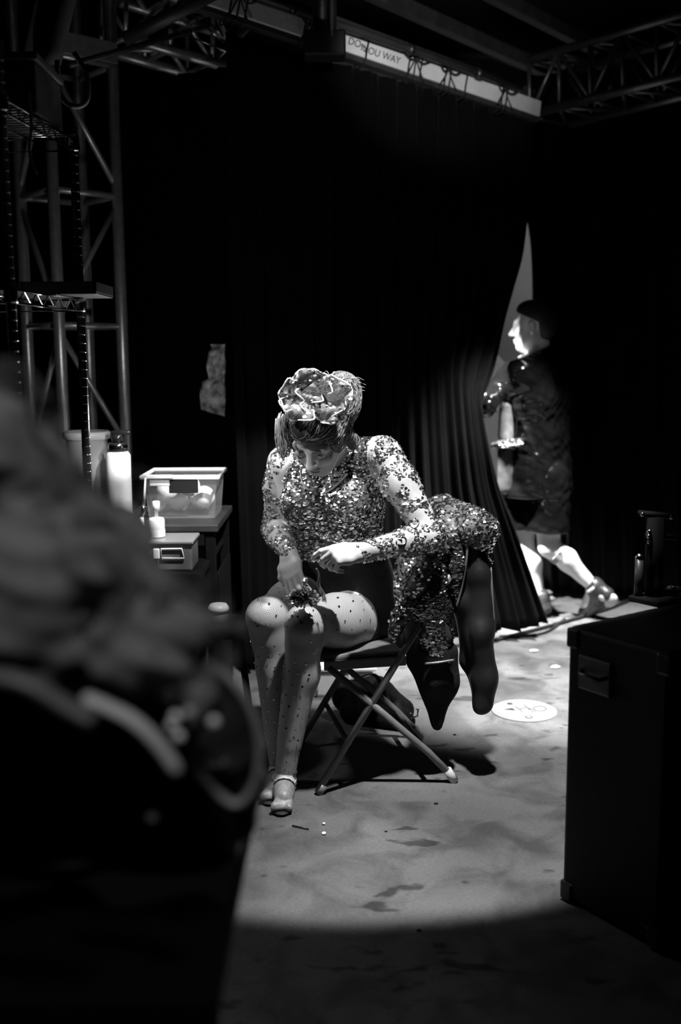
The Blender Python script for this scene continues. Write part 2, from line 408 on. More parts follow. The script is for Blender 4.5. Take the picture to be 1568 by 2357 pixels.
# beyond the gap: lit backdrop and a white flat
bd = MB().grid(lambda u, v: V(-0.6 + 3.6 * u, 7.6 + 0.03 * math.sin(40 * u), 3.4 - 3.38 * v), 90, 4, 0.006).build('backdrop', mat('grey backdrop cloth', 0.20, 0.9, noise=0.1, nscale=2), None, (1.5, 7.6, 0.02))
tag(bd, 'plain grey stage backdrop glimpsed through the curtain gap', 'backdrop')
q = at(1148, 845, 6.6)
fl = thing('stage_flat', 'bright white board standing beyond the curtain gap by the man\'s shoulder', 'board', (q.x - 0.18, 6.6, 0))
pts = [(at(1142, 812, 6.6)), (at(1164, 836, 6.6)), (at(1150, 1180, 6.6)), V(q.x - 0.05, 6.6, 0.0), V(q.x - 0.40, 6.6, 0.0), at(1060, 880, 6.6)]
n_ = len(pts); MB().add(pts + [p + V(0, 0.03, 0) for p in pts], [tuple(range(n_)), tuple(range(2 * n_ - 1, n_ - 1, -1))] + [(i, i + n_, (i + 1) % n_ + n_, (i + 1) % n_) for i in range(n_)]).build('panel', WHITEP, fl, None, False)
MB().box((q.x - .2, 6.66, 0.25), (0.04, 0.06, 0.5)).box((q.x - .2, 6.75, 0.02), (0.04, 0.24, 0.04)).build('brace', BLACK, fl, None, False)

# ------------------------------------------------------------------ roof: painted header beam, purlins, pipes
def bar(name, a, b, hgt, dep, m, label, cat, group=None, up=None):
    a, b = Vector(a), Vector(b); d = (b - a); x = d.normalized(); z = V(0, 0, 1); y = z.cross(x).normalized(); z = x.cross(y)
    R = Matrix((x, y, z)).transposed()
    o = MB().box(a * .5 + b * .5, (d.length, dep, hgt), R, 0.004).build(name, m, None, (a + b) / 2, False)
    return tag(o, label, cat, group)
ha, hb = at(415, -28, 4.33), at(1238, 252, 5.46)
HB = thing('header_beam', 'pale painted beam the black curtain is tied to, with scribbled writing', 'beam', (ha + hb) / 2)
x_ = (hb - ha).normalized(); y_ = V(0, 0, 1).cross(x_).normalized(); z_ = x_.cross(y_); RB = Matrix((x_, y_, z_)).transposed()
MB().box((ha + hb) / 2, ((hb - ha).length, 0.045, 0.075), RB, 0.004).build('board', WOOD, HB, None, False)
MB().box((ha + hb) / 2 + V(0, 0, -0.05) + y_ * 0.01, ((hb - ha).length, 0.05, 0.022), RB, 0.002).build('lower_batten', DARKSTEEL, HB, None, False)
def writing(txt, px, py, Yoff, size, R, m, parent, name='lettering'):
    c = bpy.data.curves.new(name, 'FONT'); c.body = txt; c.size = size; c.extrude = 0.0004; c.shear = 0.2; c.align_x = 'CENTER'; c.align_y = 'CENTER'
    o = bpy.data.objects.new('tmp', c); COL.objects.link(o); dg = bpy.context.evaluated_depsgraph_get(); me = bpy.data.meshes.new_from_object(o.evaluated_get(dg))
    bpy.data.objects.remove(o, do_unlink=True)
    vs_ = [Yoff + R @ v.co for v in me.vertices]; fs = [tuple(p.vertices) for p in me.polygons]; bpy.data.meshes.remove(me)
    return link_mesh(name, vs_, fs, m, parent, None, False)
RT = Matrix((x_, z_, -y_)).transposed()
def on_beam(px):
    t = (px - 415) / (1238 - 415); lo_, hi_ = 0.0, 1.0
    for _ in range(30):
        mid = (lo_ + hi_) / 2; p = lerp(ha, hb, mid); d = RC.transposed() @ (p - V(0, 0, CAMZ)); x = W / 2 + FPX * d.x / -d.z
        if x < px: lo_ = mid
        else: hi_ = mid
    return lerp(ha, hb, lo_)
INK = mat('black marker ink', 0.01, 0.6)
for txt, px, dz in (('DO', 808, 0.008), ('it', 828, 0.0), ('"YOU WAY', 868, -0.004)):
    writing(txt, 0, 0, on_beam(px) - y_ * 0.0235 + z_ * dz, 0.044, RT, INK, HB)
# purlins above
for (a, b, h_, lab) in ((at(585, -10, 4.75), at(1222, 222, 5.8), 0.06, 'dark steel purlin running just above the pale beam'), (at(850, -20, 5.2), at(1262, 165, 6.3), 0.07, 'dark steel purlin crossing the roof between two others'),
                        (at(1120, -20, 5.6), at(1370, 110, 6.5), 0.07, 'short visible dark purlin nearest the right roof truss')):
    bar('roof_purlin', a, b, h_, 0.06, DARKSTEEL, lab, 'purlin', 'roof purlins')
pp = thing('conduit_pipe', 'thin dark conduit pipe running along the top of the pale beam', 'pipe', (at(540, -10, 4.3) + at(1190, 200, 5.3)) / 2)
MB().tube([at(470, -52, 4.25), at(760, 50, 4.62), at(1200, 203, 5.3)], 0.016, 10).build('pipe', DARKSTEEL, pp)
for px in (640, 905, 1080):
    p = lerp(at(470, -52, 4.25), at(1200, 203, 5.3), (px - 470) / 730); MB().tube([p - x_ * .012, p + x_ * .012], 0.023, 10).build('clamp', BLKMETAL, pp)
# cord ties round the beam
def tie(px, n, lab, big=1.0):
    c = on_beam(px); t = thing('curtain_tie', lab, 'cord', c, 'cords tying the curtain to the beam')
    for i in range(n):
        s = x_ * (0.03 * (i - (n - 1) / 2)) * big; loop = [c + s + z_ * 0.048 - y_ * 0.03 + x_ * .01, c + s - y_ * 0.034 - z_ * 0.01, c + s - z_ * 0.065 - y_ * 0.032 - x_ * .008, c + s - z_ * 0.068 + y_ * 0.045, c + s + y_ * 0.05 + z_ * .05, c + s + z_ * 0.048 - y_ * 0.03 + x_ * .01]
        MB().tube(bez(loop, 5), 0.0042, 6).build('cord', BLACK, t)
    k = c + z_ * 0.03 - y_ * 0.038
    for sgn in ((-1, 1) if n > 1 else ()):
        MB().tube(bez([k, k + x_ * .035 * sgn * big + z_ * .022 - y_ * .01, k + x_ * .06 * sgn * big - y_ * .016, k + x_ * .03 * sgn * big - z_ * .02 - y_ * .008, k], 5), 0.004, 6).build('bow_loop', BLACK, t)
        MB().tube(bez([k, k + x_ * .02 * sgn - z_ * .04, k + x_ * .05 * sgn - z_ * .085 * big - y_ * .006], 5), 0.0035, 6).build('cord_end', BLACK, t)
    if n > 1: MB().ball(k, 0.011, 8, 6).build('knot', BLACK, t)
for px, n, lab, bg in ((540, 3, 'black cord tie at the far left end of the pale beam', 1.2), (705, 3, 'black cord tie on the beam left of the hanging post', 1.0), (835, 1, 'single black cord loop crossing the scribbled writing', .6), (945, 3, 'black cord bow on the beam just right of the writing', 1.15),
                       (1020, 2, 'black cord bow at the middle of the beam\'s right half', 1.0), (1062, 1, 'thin cord loop between the two right cord bows', .6), (1150, 2, 'black cord bow nearest the right end of the beam', 1.0)): tie(px, n, lab, bg)
hp = at(748, 60, 4.55)
t = thing('hanging_post', 'dark hanging pipe post crossing the pale beam from the roof', 'post', (hp.x, 4.5, hp.z - 0.25))
MB().tube([V(hp.x, 4.5, 3.7), V(hp.x, 4.5, hp.z - 0.12)], 0.05, 14).build('post', BLKMETAL, t); MB().box((hp.x, 4.47, hp.z - 0.10), (0.17, 0.12, 0.10), None, 0.01).build('clamp', BLACK, t); MB().tube([V(hp.x + .03, 4.42, 3.6), V(hp.x + .03, 4.42, hp.z - 0.08)], 0.011, 8).build('rod', DARKSTEEL, t)

# ------------------------------------------------------------------ trusses
def strut(t, a, b, r, m, name): return MB().tube([a, b], r, 12).build(name, m, t)
fl_ = at(143, 900, 4.4); fr_ = at(286, 900, 4.6)
FL = V(fl_.x, 4.4, 0); FR = V(fr_.x, 4.6, 0); e_ = FR - FL; pe = V(-e_.y, e_.x, 0); BL = FL + pe; BR = FR + pe
TW = thing('truss_tower', 'aluminium box truss tower standing behind the wire shelves on the left', 'truss', (FL + FR + BL + BR) / 4)
for c in (FL, FR, BL, BR): strut(TW, c, c + V(0, 0, 3.02), 0.0255, ALU, 'chord')
lev = [at(143, 120, 4.4).z, at(143, 435, 4.4).z, at(143, 748, 4.4).z]; dz = lev[1] - lev[2]; lev += [lev[2] - dz * i for i in (1, 2)]
lev = [z for z in lev if z > 0.05] + [0.06]
ring = [FL, FR, BR, BL]
for i, z in enumerate(lev):
    for k in range(4): strut(TW, ring[k] + V(0, 0, z), ring[(k + 1) % 4] + V(0, 0, z), 0.0135, ALU, 'rung')
    if i + 1 < len(lev):
        z2 = lev[i + 1]
        for k in (0, 3):
            a, b = ring[k], ring[(k + 1) % 4]
            if (i + k) % 2 == 1: a, b = b, a
            strut(TW, a + V(0, 0, z - .03), b + V(0, 0, z2 + .03), 0.0125, ALU, 'diagonal')
cc = (FL + FR + BL + BR) / 4
MB().box(cc + V(0, 0, 0.01), (.5, .5, .02), Matrix.Rotation(math.atan2(e_.y, e_.x), 3, 'Z'), .004).build('base_plate', DARKSTEEL, TW, None, False)
MB().box(cc + V(0, 0, 3.03), (.42, .42, .03), Matrix.Rotation(math.atan2(e_.y, e_.x), 3, 'Z'), .004).build('top_plate', ALU, TW, None, False)
MB().box((FL + FR) / 2 + V(0, 0, at(143, 95, 4.4).z) - pe * .12, (.30, .012, .085), Matrix.Rotation(math.atan2(e_.y, e_.x), 3, 'Z'), .003).build('gusset_plate', ALU, TW, None, False)

def truss_span(name, lab, ca, cb, w, h, n, r, rd, m):
    """horizontal box truss between two centre points"""
    ca, cb = Vector(ca), Vector(cb); d = (cb - ca).normalized(); s = V(0, 0, 1).cross(d).normalized(); u = d.cross(s)
    t = thing(name, lab, 'truss', (ca + cb) / 2); cor = [s * w / 2 + u * h / 2, s * w / 2 - u * h / 2, -s * w / 2 - u * h / 2, -s * w / 2 + u * h / 2]
    for c in cor: strut(t, ca + c, cb + c, r, m, 'chord')
    for i in range(n):
        for k in range(4):
            p, q_ = lerp(ca, cb, i / n), lerp(ca, cb, (i + 1) / n); a, b = cor[k], cor[(k + 1) % 4]
            if i % 2: a, b = b, a
            strut(t, p + a, q_ + b, rd, m, 'diagonal')
        for k in range(4): strut(t, lerp(ca, cb, i / n) + cor[k], lerp(ca, cb, i / n) + cor[(k + 1) % 4], rd, m, 'rung')
    return t
DALU = mat('dull dark aluminium', 0.11, 0.4, metal=0.8, noise=0.2, nscale=20)
truss_span('roof_truss', 'dark box truss crossing the roof at the upper right', at(1262, 215, 5.75), at(1720, 90, 5.0), 0.34, 0.27, 6, 0.022, 0.011, DALU)
a_, b_ = at(250, 88, 4.55), at(545, 172, 4.95)
truss_span('roof_truss', 'short bright aluminium truss between the tower and the curtain top', a_ + V(0, .12, .12), b_ + V(0, .12, .12), 0.22, 0.22, 3, 0.022, 0.010, ALU)
for (a, b, r, lab) in ((at(500, -20, 4.35), at(285, 92, 4.35), 0.028, 'dark diagonal pipe rising from the tower top to the roof'), (at(160, 150, 4.1), at(480, 60, 4.9), 0.012, 'thin dark cross pipe behind the tower top')):
    tag(MB().tube([a, b], r, 12).build('brace_pipe', DARKSTEEL, None, (a + b) / 2), lab, 'pipe')
a, b = at(135, -30, 3.6), at(92, 160, 3.6)
tag(MB().grid(lambda u, v: lerp(a, b, u) + V(0.14 * (v - .5), 0.03 * math.sin(6 * v), 0.02 * (v - .5)), 6, 8, 0.004).build('hanging_strap', mat('dark webbing', 0.06, 0.8, noise=.2), None, (a + b) / 2), 'broad dark fabric strap hanging down at the upper left corner', 'strap')
for i, (p0, p1) in enumerate((((385, 62), (520, 118)), ((436, 30), (516, 98)), ((470, 40), (514, 84)))):
    a, b = at(*p0, 4.70 - .06 * i), at(*p1, 4.70 - .06 * i); tag(MB().tube([a, b], 0.004, 6).build('steel_wire', CHROME, None, (a + b) / 2), ['long taut steel wire crossing the short truss', 'steel wire sloping down to the curtain\'s top corner', 'short steel wire between the two longer ones'][i], 'wire', 'wires at the short truss')
# ------------------------------------------------------------------ wire shelving rack on the left
P1 = at(36, 900, 2.62); P2 = at(193, 900, 3.12); P1.z = 0; P2.z = 0
back = V(-0.36, 0.03, 0)
RK = thing('wire_shelving_rack', 'chrome wire shelving rack at the left edge of the frame', 'shelving', (P1 + P2) / 2 + back / 2)
rack_z = [at(193, 320, 3.12).z, at(193, 690, 3.12).z, 0.92, 0.12]
for c, top in ((P1, at(36, 95, 2.62).z), (P2, at(193, 300, 3.12).z), (P1 + back, 2.4), (P2 + back, 2.2)):
    o = MB().tube([c, c + V(0, 0, top)], 0.0125, 14).build('post', BLKMETAL if c is P2 else CHROME, RK)
    z = 0.1; gm = None
    while z < top - 0.02 and (c is P1 or c is P2):
        if gm is None: go = MB().lathe([(0.0131, 0), (0.0131, 0.003)], c + V(0, 0, z), n=10).build('groove_ring', CHROME, o); gm = go.data; z0_ = z
        else: go = bpy.data.objects.new('groove_ring', gm); COL.objects.link(go); go.parent = o; go.location = (0, 0, z - z0_)
        z += 0.0254
    MB().lathe([(0.0128, 0), (0.014, 0.004), (0.012, 0.012)], c + V(0, 0, top), n=12).build('post_cap', BLACK, RK)
for zi, z in enumerate(rack_z):
    if zi == 2: pass
    sh = MB().tube([P1 + V(0, 0, z), P2 + V(0, 0, z), P2 + back + V(0, 0, z), P1 + back + V(0, 0, z), P1 + V(0, 0, z)], 0.0042, 8).tube([P1 + V(0, 0, z - .032), P2 + V(0, 0, z - .032), P2 + back + V(0, 0, z - .032), P1 + back + V(0, 0, z - .032), P1 + V(0, 0, z - .032)], 0.0036, 8).build('shelf_frame', CHROME, RK)
    for a, b in ((P1, P2), (P1 + back, P2 + back)):
        zz = MB(); n = 12; pts = [lerp(a, b, i / n) + V(0, 0, z - (0.032 if i % 2 else 0.0)) for i in range(n + 1)]; zz.tube(pts, 0.0024, 6); zz.build('truss_wire', CHROME, sh)
    for i in range(1, 18):
        t_ = i / 18; MB().tube([lerp(P1, P2, t_) + V(0, 0, z + .003), lerp(P1, P2, t_) + back + V(0, 0, z + .003)], 0.0021, 6).build('shelf_wire', CHROME, sh)
    for t_ in (0.33, 0.66): MB().tube([P1 + back * t_ + V(0, 0, z - .003), P2 + back * t_ + V(0, 0, z - .003)], 0.003, 6).build('cross_wire', CHROME, sh)
    for c in (P1, P2): MB().lathe([(0.016, -.035), (0.019, -.03), (0.017, 0.0), (0.015, .012)], c + V(0, 0, z), n=12).build('collar', CHROME, sh)
# a tray on the middle shelf
p = at(160, 640, 3.08); z = rack_z[1] + 0.0062
TR = thing('shallow_tray', 'shallow dark tray poking out over the middle wire shelf', 'tray', (p.x, 3.06, z)); TRM = mat('dark grey plastic', .05, .5)
MB().box((p.x, 3.06, z + .004), (0.21, 0.22, 0.008), None, .002).build('tray_base', TRM, TR, None, False)
for dx, dy, sx, sy in ((.102, 0, .008, .22), (-.102, 0, .008, .22), (0, .106, .21, .008), (0, -.106, .21, .008)): MB().box((p.x + dx, 3.06 + dy, z + .020), (sx, sy, .030), None, .002).build('tray_wall', TRM, TR, None, False)
p = at(70, 190, 2.95); z = rack_z[0] + 0.006
BX = thing('storage_carton', 'worn dark carton on the top wire shelf, half hidden in shadow', 'box', (p.x - .08, 2.95, z))
MB().box((p.x - .08, 2.95, z + .065), (0.26, 0.26, 0.13), None, .006).build('carton_body', mat('dull card', .10, .8, noise=.3, nscale=10), BX, None, False); MB().box((p.x - .08, 2.95, z + .14), (0.275, 0.275, 0.02), None, .004).build('carton_lid', mat('dull card lid', .14, .8, noise=.3, nscale=10), BX, None, False)
# hanging cable hook and lace
c0 = at(175, 215, 3.12)
tag(MB().tube(bez([c0 + V(-.05, 0, .09), c0 + V(-.045, 0, .0), c0 + V(-.01, 0, -.035), c0 + V(.03, 0, -.02), c0 + V(.032, 0, .05), c0 + V(.0, 0, .11)], 8), 0.0075, 8).build('cable_loop', mat('grey cable rubber', .16, .55), None, c0), 'thick grey cable loop hanging above the wire rack post', 'cable')
c0 = at(65, 210, 2.75)
tag(MB().tube(bez([c0, c0 + V(.004, 0, -.08), c0 + V(-.004, 0, -.15), c0 + V(.012, 0, -.20)], 8), 0.004, 6).build('hanging_lace', mat('grey cotton', .2, .8), None, c0), 'thin grey lace dangling beside the bright shelf post', 'lace')

# ------------------------------------------------------------------ prop table and what stands on it
TX0, TX1, TY0, TY1, TZ = -1.10, -0.432, 3.62, 4.12, 0.795
PT = thing('prop_table', 'black two-tier prop table under the clear box of balls', 'table', ((TX0 + TX1) / 2, (TY0 + TY1) / 2, 0))
MATT = mat('matt black board', .003, .8, spec=.1)
TBL = mat('scuffed black laminate', 0.022, 0.5, noise=.5, nscale=12)
MB().box(((TX0 + TX1) / 2, (TY0 + TY1) / 2, TZ - .0125), (TX1 - TX0, TY1 - TY0, .025), None, .003).build('tabletop', TBL, PT, None, False)
MB().box(((TX0 + TX1) / 2, 3.745, .66), (TX1 - TX0 - .06, .71, .02), None, .003).build('lower_shelf', MATT, PT, None, False)
for x in (TX0 + .03, TX1 - .03):
    for y in (TY0 + .03, TY1 - .03): MB().box((x, y, (TZ - .025) / 2), (.035, .035, TZ - .025), None, .003).build('leg', MATT, PT, None, False)
MB().box((TX1 - .012, 3.87, .36), (.012, .40, .50), None, .002).build('side_panel', MATT, PT, None, False)
MB().box(((TX0 + TX1) / 2, TY0 + .012, TZ - .05), (TX1 - TX0 - .1, .012, .05), None, .002).build('apron', MATT, PT, None, False)
# clear box of white balls
bx0 = at(352, 1160, 3.86); bx1 = at(500, 1150, 3.86); cx = (bx0.x + bx1.x) / 2; wx = bx1.x - bx0.x; cy = 3.88; hz = .155
CB = thing('clear_storage_box', 'clear plastic box holding white balls, on the black prop table', 'box', (cx, cy, TZ))
tp = 1.10
def tap(u): return 1 + (tp - 1) * u
def wall(p, q_, t_):
    a0, b0, a1, b1 = V(cx + p[0] * wx / 2, cy + p[1] * .11, TZ + .004), V(cx + q_[0] * wx / 2, cy + q_[1] * .11, TZ + .004), V(cx + p[0] * wx / 2 * tp, cy + p[1] * .11 * tp, TZ + hz), V(cx + q_[0] * wx / 2 * tp, cy + q_[1] * .11 * tp, TZ + hz)
    n = (b0 - a0).cross(a1 - a0).normalized() * t_; return MB().add([a0, b0, b1, a1, a0 + n, b0 + n, b1 + n, a1 + n], [(0, 1, 2, 3), (7, 6, 5, 4), (0, 4, 5, 1), (1, 5, 6, 2), (2, 6, 7, 3), (3, 7, 4, 0)])
for p_, q_ in (((-1, -1), (1, -1)), ((1, -1), (1, 1)), ((1, 1), (-1, 1)), ((-1, 1), (-1, -1))): wall(p_, q_, -.002).build('side_wall', CLEARP, CB, None, False)
MB().box((cx, cy, TZ + .003), (wx, .22, .004)).build('base', CLEARP, CB, None, False)
rm = MB(); hw, hd = wx / 2 * tp + .006, .11 * tp + .006
rm.tube([V(cx - hw, cy - hd, TZ + hz), V(cx + hw, cy - hd, TZ + hz), V(cx + hw, cy + hd, TZ + hz), V(cx - hw, cy + hd, TZ + hz), V(cx - hw, cy - hd, TZ + hz)], .009, 8); rm.build('rim', mat('milky plastic', .6, .4), CB)
for dx in (-.42,): MB().box((cx + dx * wx * .72, cy - hd - .004, TZ + hz - .016), (wx * .30, .012, .03), None, .003).box((cx + dx * wx * .72, cy - hd - .012, TZ + hz + .004), (wx * .40, .02, .014), None, .003).build('latch', mat('milky plastic', .6, .4), CB, None, False)
MB().box((cx + .05 * wx, cy - hd + .002, TZ + hz - .033), (wx * .44, .006, .05), None, .002).build('black_label', BLACK, CB, None, False)
for i, (px, py, dy, lab) in enumerate(((385, 1128, -.03, 'white ball at the left inside the clear box'), (436, 1118, -.03, 'white ball lying highest inside the clear box'), (470, 1143, -.045, 'white ball at the lower right inside the clear box'), (408, 1150, .055, 'white ball at the back bottom inside the clear box'), (462, 1148, .062, 'white ball behind the others inside the clear box'))):
    r = .040; p = at(px, py, cy + dy); z = max(p.z, TZ + .008 + r)
    o = MB().ball((p.x, cy + dy, z), r, 20, 14).build('ball', mat('white ball rubber', .9, .5, noise=.06, bump=.1, bscale=40), None, (p.x, cy + dy, z - r)); tag(o, lab, 'ball', 'white balls in the clear box')
# tub, pump bottle
p = at(195, 1100, 3.75); PTUB = thing('round_tub', 'milky round plastic tub with a lipped rim beside the pump bottle', 'tub', (p.x, 3.80, TZ))
zt = at(195, 995, 3.75).z - TZ
MB().lathe([(.060, 0), (.064, .02), (.076, zt - .02), (.078, zt), (.074, zt), (.070, zt - .02), (.058, .006)], (p.x, 3.80, TZ), n=28, cap=False).lathe([(.06, 0), (.06, .004)], (p.x, 3.8, TZ), n=28).build('tub_body', mat('frosted tub plastic', .45, .4, alpha=.75), PTUB)
MB().lathe([(.076, zt - .030), (.086, zt - .026), (.087, zt - .004), (.080, zt + .002), (.076, zt)], (p.x, 3.80, TZ), n=28, cap=False).build('rim', mat('milky plastic', .6, .4), PTUB)
p = at(274, 1100, 3.70); zb = at(274, 1040, 3.70).z - TZ
PB = thing('pump_bottle', 'large white lotion bottle with a black pump top', 'bottle', (p.x, 3.70, TZ))
MB().lathe([(.040, 0), (.043, .006), (.0435, .1), (.0435, zb - .012), (.036, zb), (.02, zb + .004)], (p.x, 3.70, TZ), n=28).build('bottle_body', WHITEP, PB)
MB().lathe([(.032, zb), (.034, zb + .008), (.033, zb + .03), (.026, zb + .034)], (p.x, 3.7, TZ), n=24).build('collar', mat('glossy black plastic', .015, .2), PB)
MB().lathe([(.020, zb + .034), (.022, zb + .05), (.020, zb + .062)], (p.x, 3.7, TZ), n=20).box((p.x + .012, 3.70, TZ + zb + .068), (.07, .022, .016), None, .004).build('pump_head', mat('glossy black plastic', .015, .2), PB)
MB().lathe([(.0345, zb + .012), (.0350, zb + .014), (.0350, zb + .024), (.0345, zb + .026)], (p.x, 3.7, TZ), n=24, cap=False).build('silver_ring', CHROME, PB)
# lower bin, small bottle, applicator
zs = .6702; p = at(398, 1290, 3.50); w2 = at(450, 1290, 3.50).x - at(346, 1290, 3.50).x; bh = at(398, 1243, 3.50).z - zs
LB = thing('lidded_bin', 'smoky clear bin with a pale framed label on the lower shelf', 'bin', (p.x, 3.50, zs))
MB().box((p.x, 3.50, zs + bh / 2), (w2, .155, bh), None, .008).build('bin_body', mat('smoky plastic', .16, .3, alpha=.8), LB, None, False)
MB().box((p.x, 3.50, zs + bh + .005), (w2 + .012, .172, .012), None, .004).build('bin_lid', mat('smoky plastic lid', .2, .3, alpha=.9), LB, None, False)
lf = MB(); l0, l1 = at(372, 1285, 3.417), at(424, 1263, 3.417); lf.tube([V(l0.x, 3.417, l0.z), V(l1.x, 3.417, l0.z), V(l1.x - .008, 3.417, l1.z), V(l0.x, 3.417, l1.z), V(l0.x, 3.417, l0.z)], .003, 6); lf.build('label_frame', WHITEP, LB)
MB().box((l0.x - .016, 3.412, (l0.z + l1.z) / 2), (.022, .008, .036), None, .003).build('white_clip', WHITEP, LB, None, False)
p = at(362, 1240, 3.50); zb2 = zs + bh + .0115; h2 = at(362, 1192, 3.50).z - zb2
SB = thing('small_bottle', 'small white bottle with a tall nozzle on the smoky bin lid', 'bottle', (p.x, 3.50, zb2))
MB().lathe([(.026, 0), (.0275, .004), (.0275, h2 - .008), (.024, h2), (.012, h2 + .003)], (p.x, 3.50, zb2), n=24).build('bottle_body', mat('translucent white plastic', .6, .35), SB)
MB().lathe([(.0283, .002), (.0283, h2 * .42)], (p.x, 3.50, zb2), n=24, cap=False).build('paper_band', WHITEP, SB)
MB().lathe([(.007, h2), (.006, h2 + .022), (.013, h2 + .024), (.013, h2 + .055), (.010, h2 + .058)], (p.x, 3.50, zb2), n=16).build('nozzle', WHITEP, SB)
a, b, c, d = at(335, 1100, 3.42), at(331, 1165, 3.42), at(326, 1190, 3.42), at(330, 1215, 3.42)
AP = thing('applicator_brush', 'thin pale applicator brush standing left of the small bottle', 'brush', (d.x, 3.42, zs))
MB().tube([a, b], [.003, .005], 8).build('handle', WHITEP, AP); MB().tube([b, c], [.009, .007], 10).build('ferrule', CHROME, AP); MB().tube([c, d], [.007, .004], 8).build('bristles', WHITEP, AP); MB().tube(bez([d, at(333, 1245, 3.42), V(d.x + .01, 3.42, zs + .004)], 6), .0045, 8).build('stem', GREYP, AP)
# little stool with a pale jar, beside the woman's knee
p = at(503, 1400, 3.40); zj = at(503, 1432, 3.40).z
ST = thing('low_stool', 'low black stool half hidden behind the foreground heap', 'stool', (p.x, 3.40, 0))
MB().lathe([(.12, zj - .03), (.125, zj - .025), (.125, zj - .004), (.12, zj)], (p.x, 3.40, 0), n=24).build('seat', MATT, ST)
for k in range(3):
    a_2 = 2.1 * k + .4; MB().tube([V(p.x + .07 * math.cos(a_2), 3.40 + .07 * math.sin(a_2), zj - .03), V(p.x + .12 * math.cos(a_2), 3.40 + .12 * math.sin(a_2), 0)], .012, 8).build('leg', MATT, ST)
JR = thing('round_jar', 'small jar with a pale rounded lid left of the woman\'s knee', 'jar', (p.x, 3.40, zj))
MB().lathe([(.030, 0), (.033, .004), (.033, .035), (.030, .037)], (p.x, 3.40, zj), n=20).build('jar_body', mat('dark grey plastic', .05, .5), JR); MB().lathe([(.035, .036), (.0355, .05), (.028, .062), (.012, .066)], (p.x, 3.40, zj), n=20).build('jar_lid', GREYP, JR)
# mottled cloth at the curtain join
c0 = at(489, 800, 4.40); cl = at(489, 935, 4.40)
def rag(u, v):
    py = 792 + 150 * u; half = 9 if u < .12 else (15 if u < .55 else 25); skew = (0 if u < .55 else -6); px = lerp(494 + skew - half + 2 * math.sin(13 * u), 519, v)
    q = at(px, py + (16 * v if u > .9 else 0), 4.455); return q + V(0, -.01 + .012 * math.sin(9 * v + 14 * u) + .008 * math.sin(31 * u), 0)
tag(MB().grid(rag, 24, 10, .003).build('hanging_rag', mat('mottled pale cloth', .34, .8, noise=.97, nscale=26, detail=5), None, cl), 'ragged mottled pale cloth hanging at the join of two curtains', 'cloth')

# ------------------------------------------------------------------ grey bin, duffel bag, ground cover, litter
g0, g1 = ground(668, 1606), ground(858, 1597)
GB = thing('storage_bin', 'pale grey bin with a white lid on the floor behind the chair', 'bin', ((g0.x + g1.x) / 2, g0.y + .13, 0))
cxg = (g0.x + g1.x) / 2; wg = g1.x - g0.x; yg = g0.y + .13; hg = .112
MB().box((cxg, yg, hg / 2), (wg, .26, hg), None, .012).build('bin_body', GREYP, GB, None, False)
MB().box((cxg, yg, hg + .010), (wg + .03, .29, .022), None, .009).build('bin_lid', WHITEP, GB, None, False)
for f in (-.18, .22): MB().tube([V(cxg + wg * f, yg - .134, .01), V(cxg + wg * f, yg - .134, hg - .005)], .006, 8).build('rib', GREYP, GB)
s = SDF(); c0 = ground(772, 1668); c1 = ground(962, 1688)
s.chain([c0 + V(.05, .12, .07), (c0 + c1) / 2 + V(0, .12, .085), c1 + V(-.05, .10, .055)], [.065, .075, .045], .03); s.cap(c0 + V(.06, .02, .045), c1 + V(-.04, .03, .035), .045, .035, .03)
P, Q = s.mesh(.008, clip=lambda x, y, z: .004 - z); DB = thing('duffel_bag', 'slumped black duffel bag on the floor under the chair', 'bag', (c0 + c1) / 2)
link_mesh('bag_body', smooth_mesh(P, Q, 2), Q, mat('black nylon', .004, .75, spec=.15, noise=.3, nscale=40, bump=.4, bscale=30), DB)
MB().tube(bez([c0 + V(.08, .1, .15), (c0 + c1) / 2 + V(0, .02, .20), c1 + V(-.1, .03, .10), c1 + V(-.05, -.01, .05)], 8), .010, 8, True, .4).build('strap', BLACK, DB)
bk = at(955, 1645, c1.y - .005); MB().tube([bk + V(-.018, 0, .006), bk + V(-.014, -.004, -.012), bk + V(.010, -.004, -.004), bk + V(.012, 0, .022), bk + V(.004, 0, .02)], .0035, 8).build('buckle', CHROME, DB)
# round water cover
mc = ground(1207, 1637); MR = .128
MC = thing('valve_cover', 'round pale metal water cover set in the floor, with a triangular hole', 'cover', mc)
IRON = mat('pale worn iron', .20, .55, noise=.08, nscale=25)
MB().lathe([(MR, -.01), (MR, .004), (MR - .004, .006), (.001, .006)], mc, n=48).build('disc', IRON, MC)
MB().lathe([(MR - .020, .006), (MR - .018, .0085), (MR - .014, .0085), (MR - .012, .006)], mc, n=48, cap=False).build('raised_ring', IRON, MC)
tri = [mc + V(-.078, .004, .0066), mc + V(-.044, .018, .0066), mc + V(-.036, -.008, .0066)]
MB().add(tri + [t_ + V(0, 0, .0006) for t_ in tri], [(0, 2, 1), (3, 4, 5), (0, 1, 4, 3), (1, 2, 5, 4), (2, 0, 3, 5)]).build('triangular_hole', INK, MC, None, False)
MB().lathe([(.011, .0062), (.011, .0068)], mc + V(-.045, .072, 0), n=16).build('pick_hole', INK, MC)
MB().lathe([(.013, .006), (.015, .008), (.012, .0082), (.011, .0065)], mc + V(.003, -.085, 0), n=20, cap=False).build('bolt_ring', mat('dull iron', .10, .6), MC)
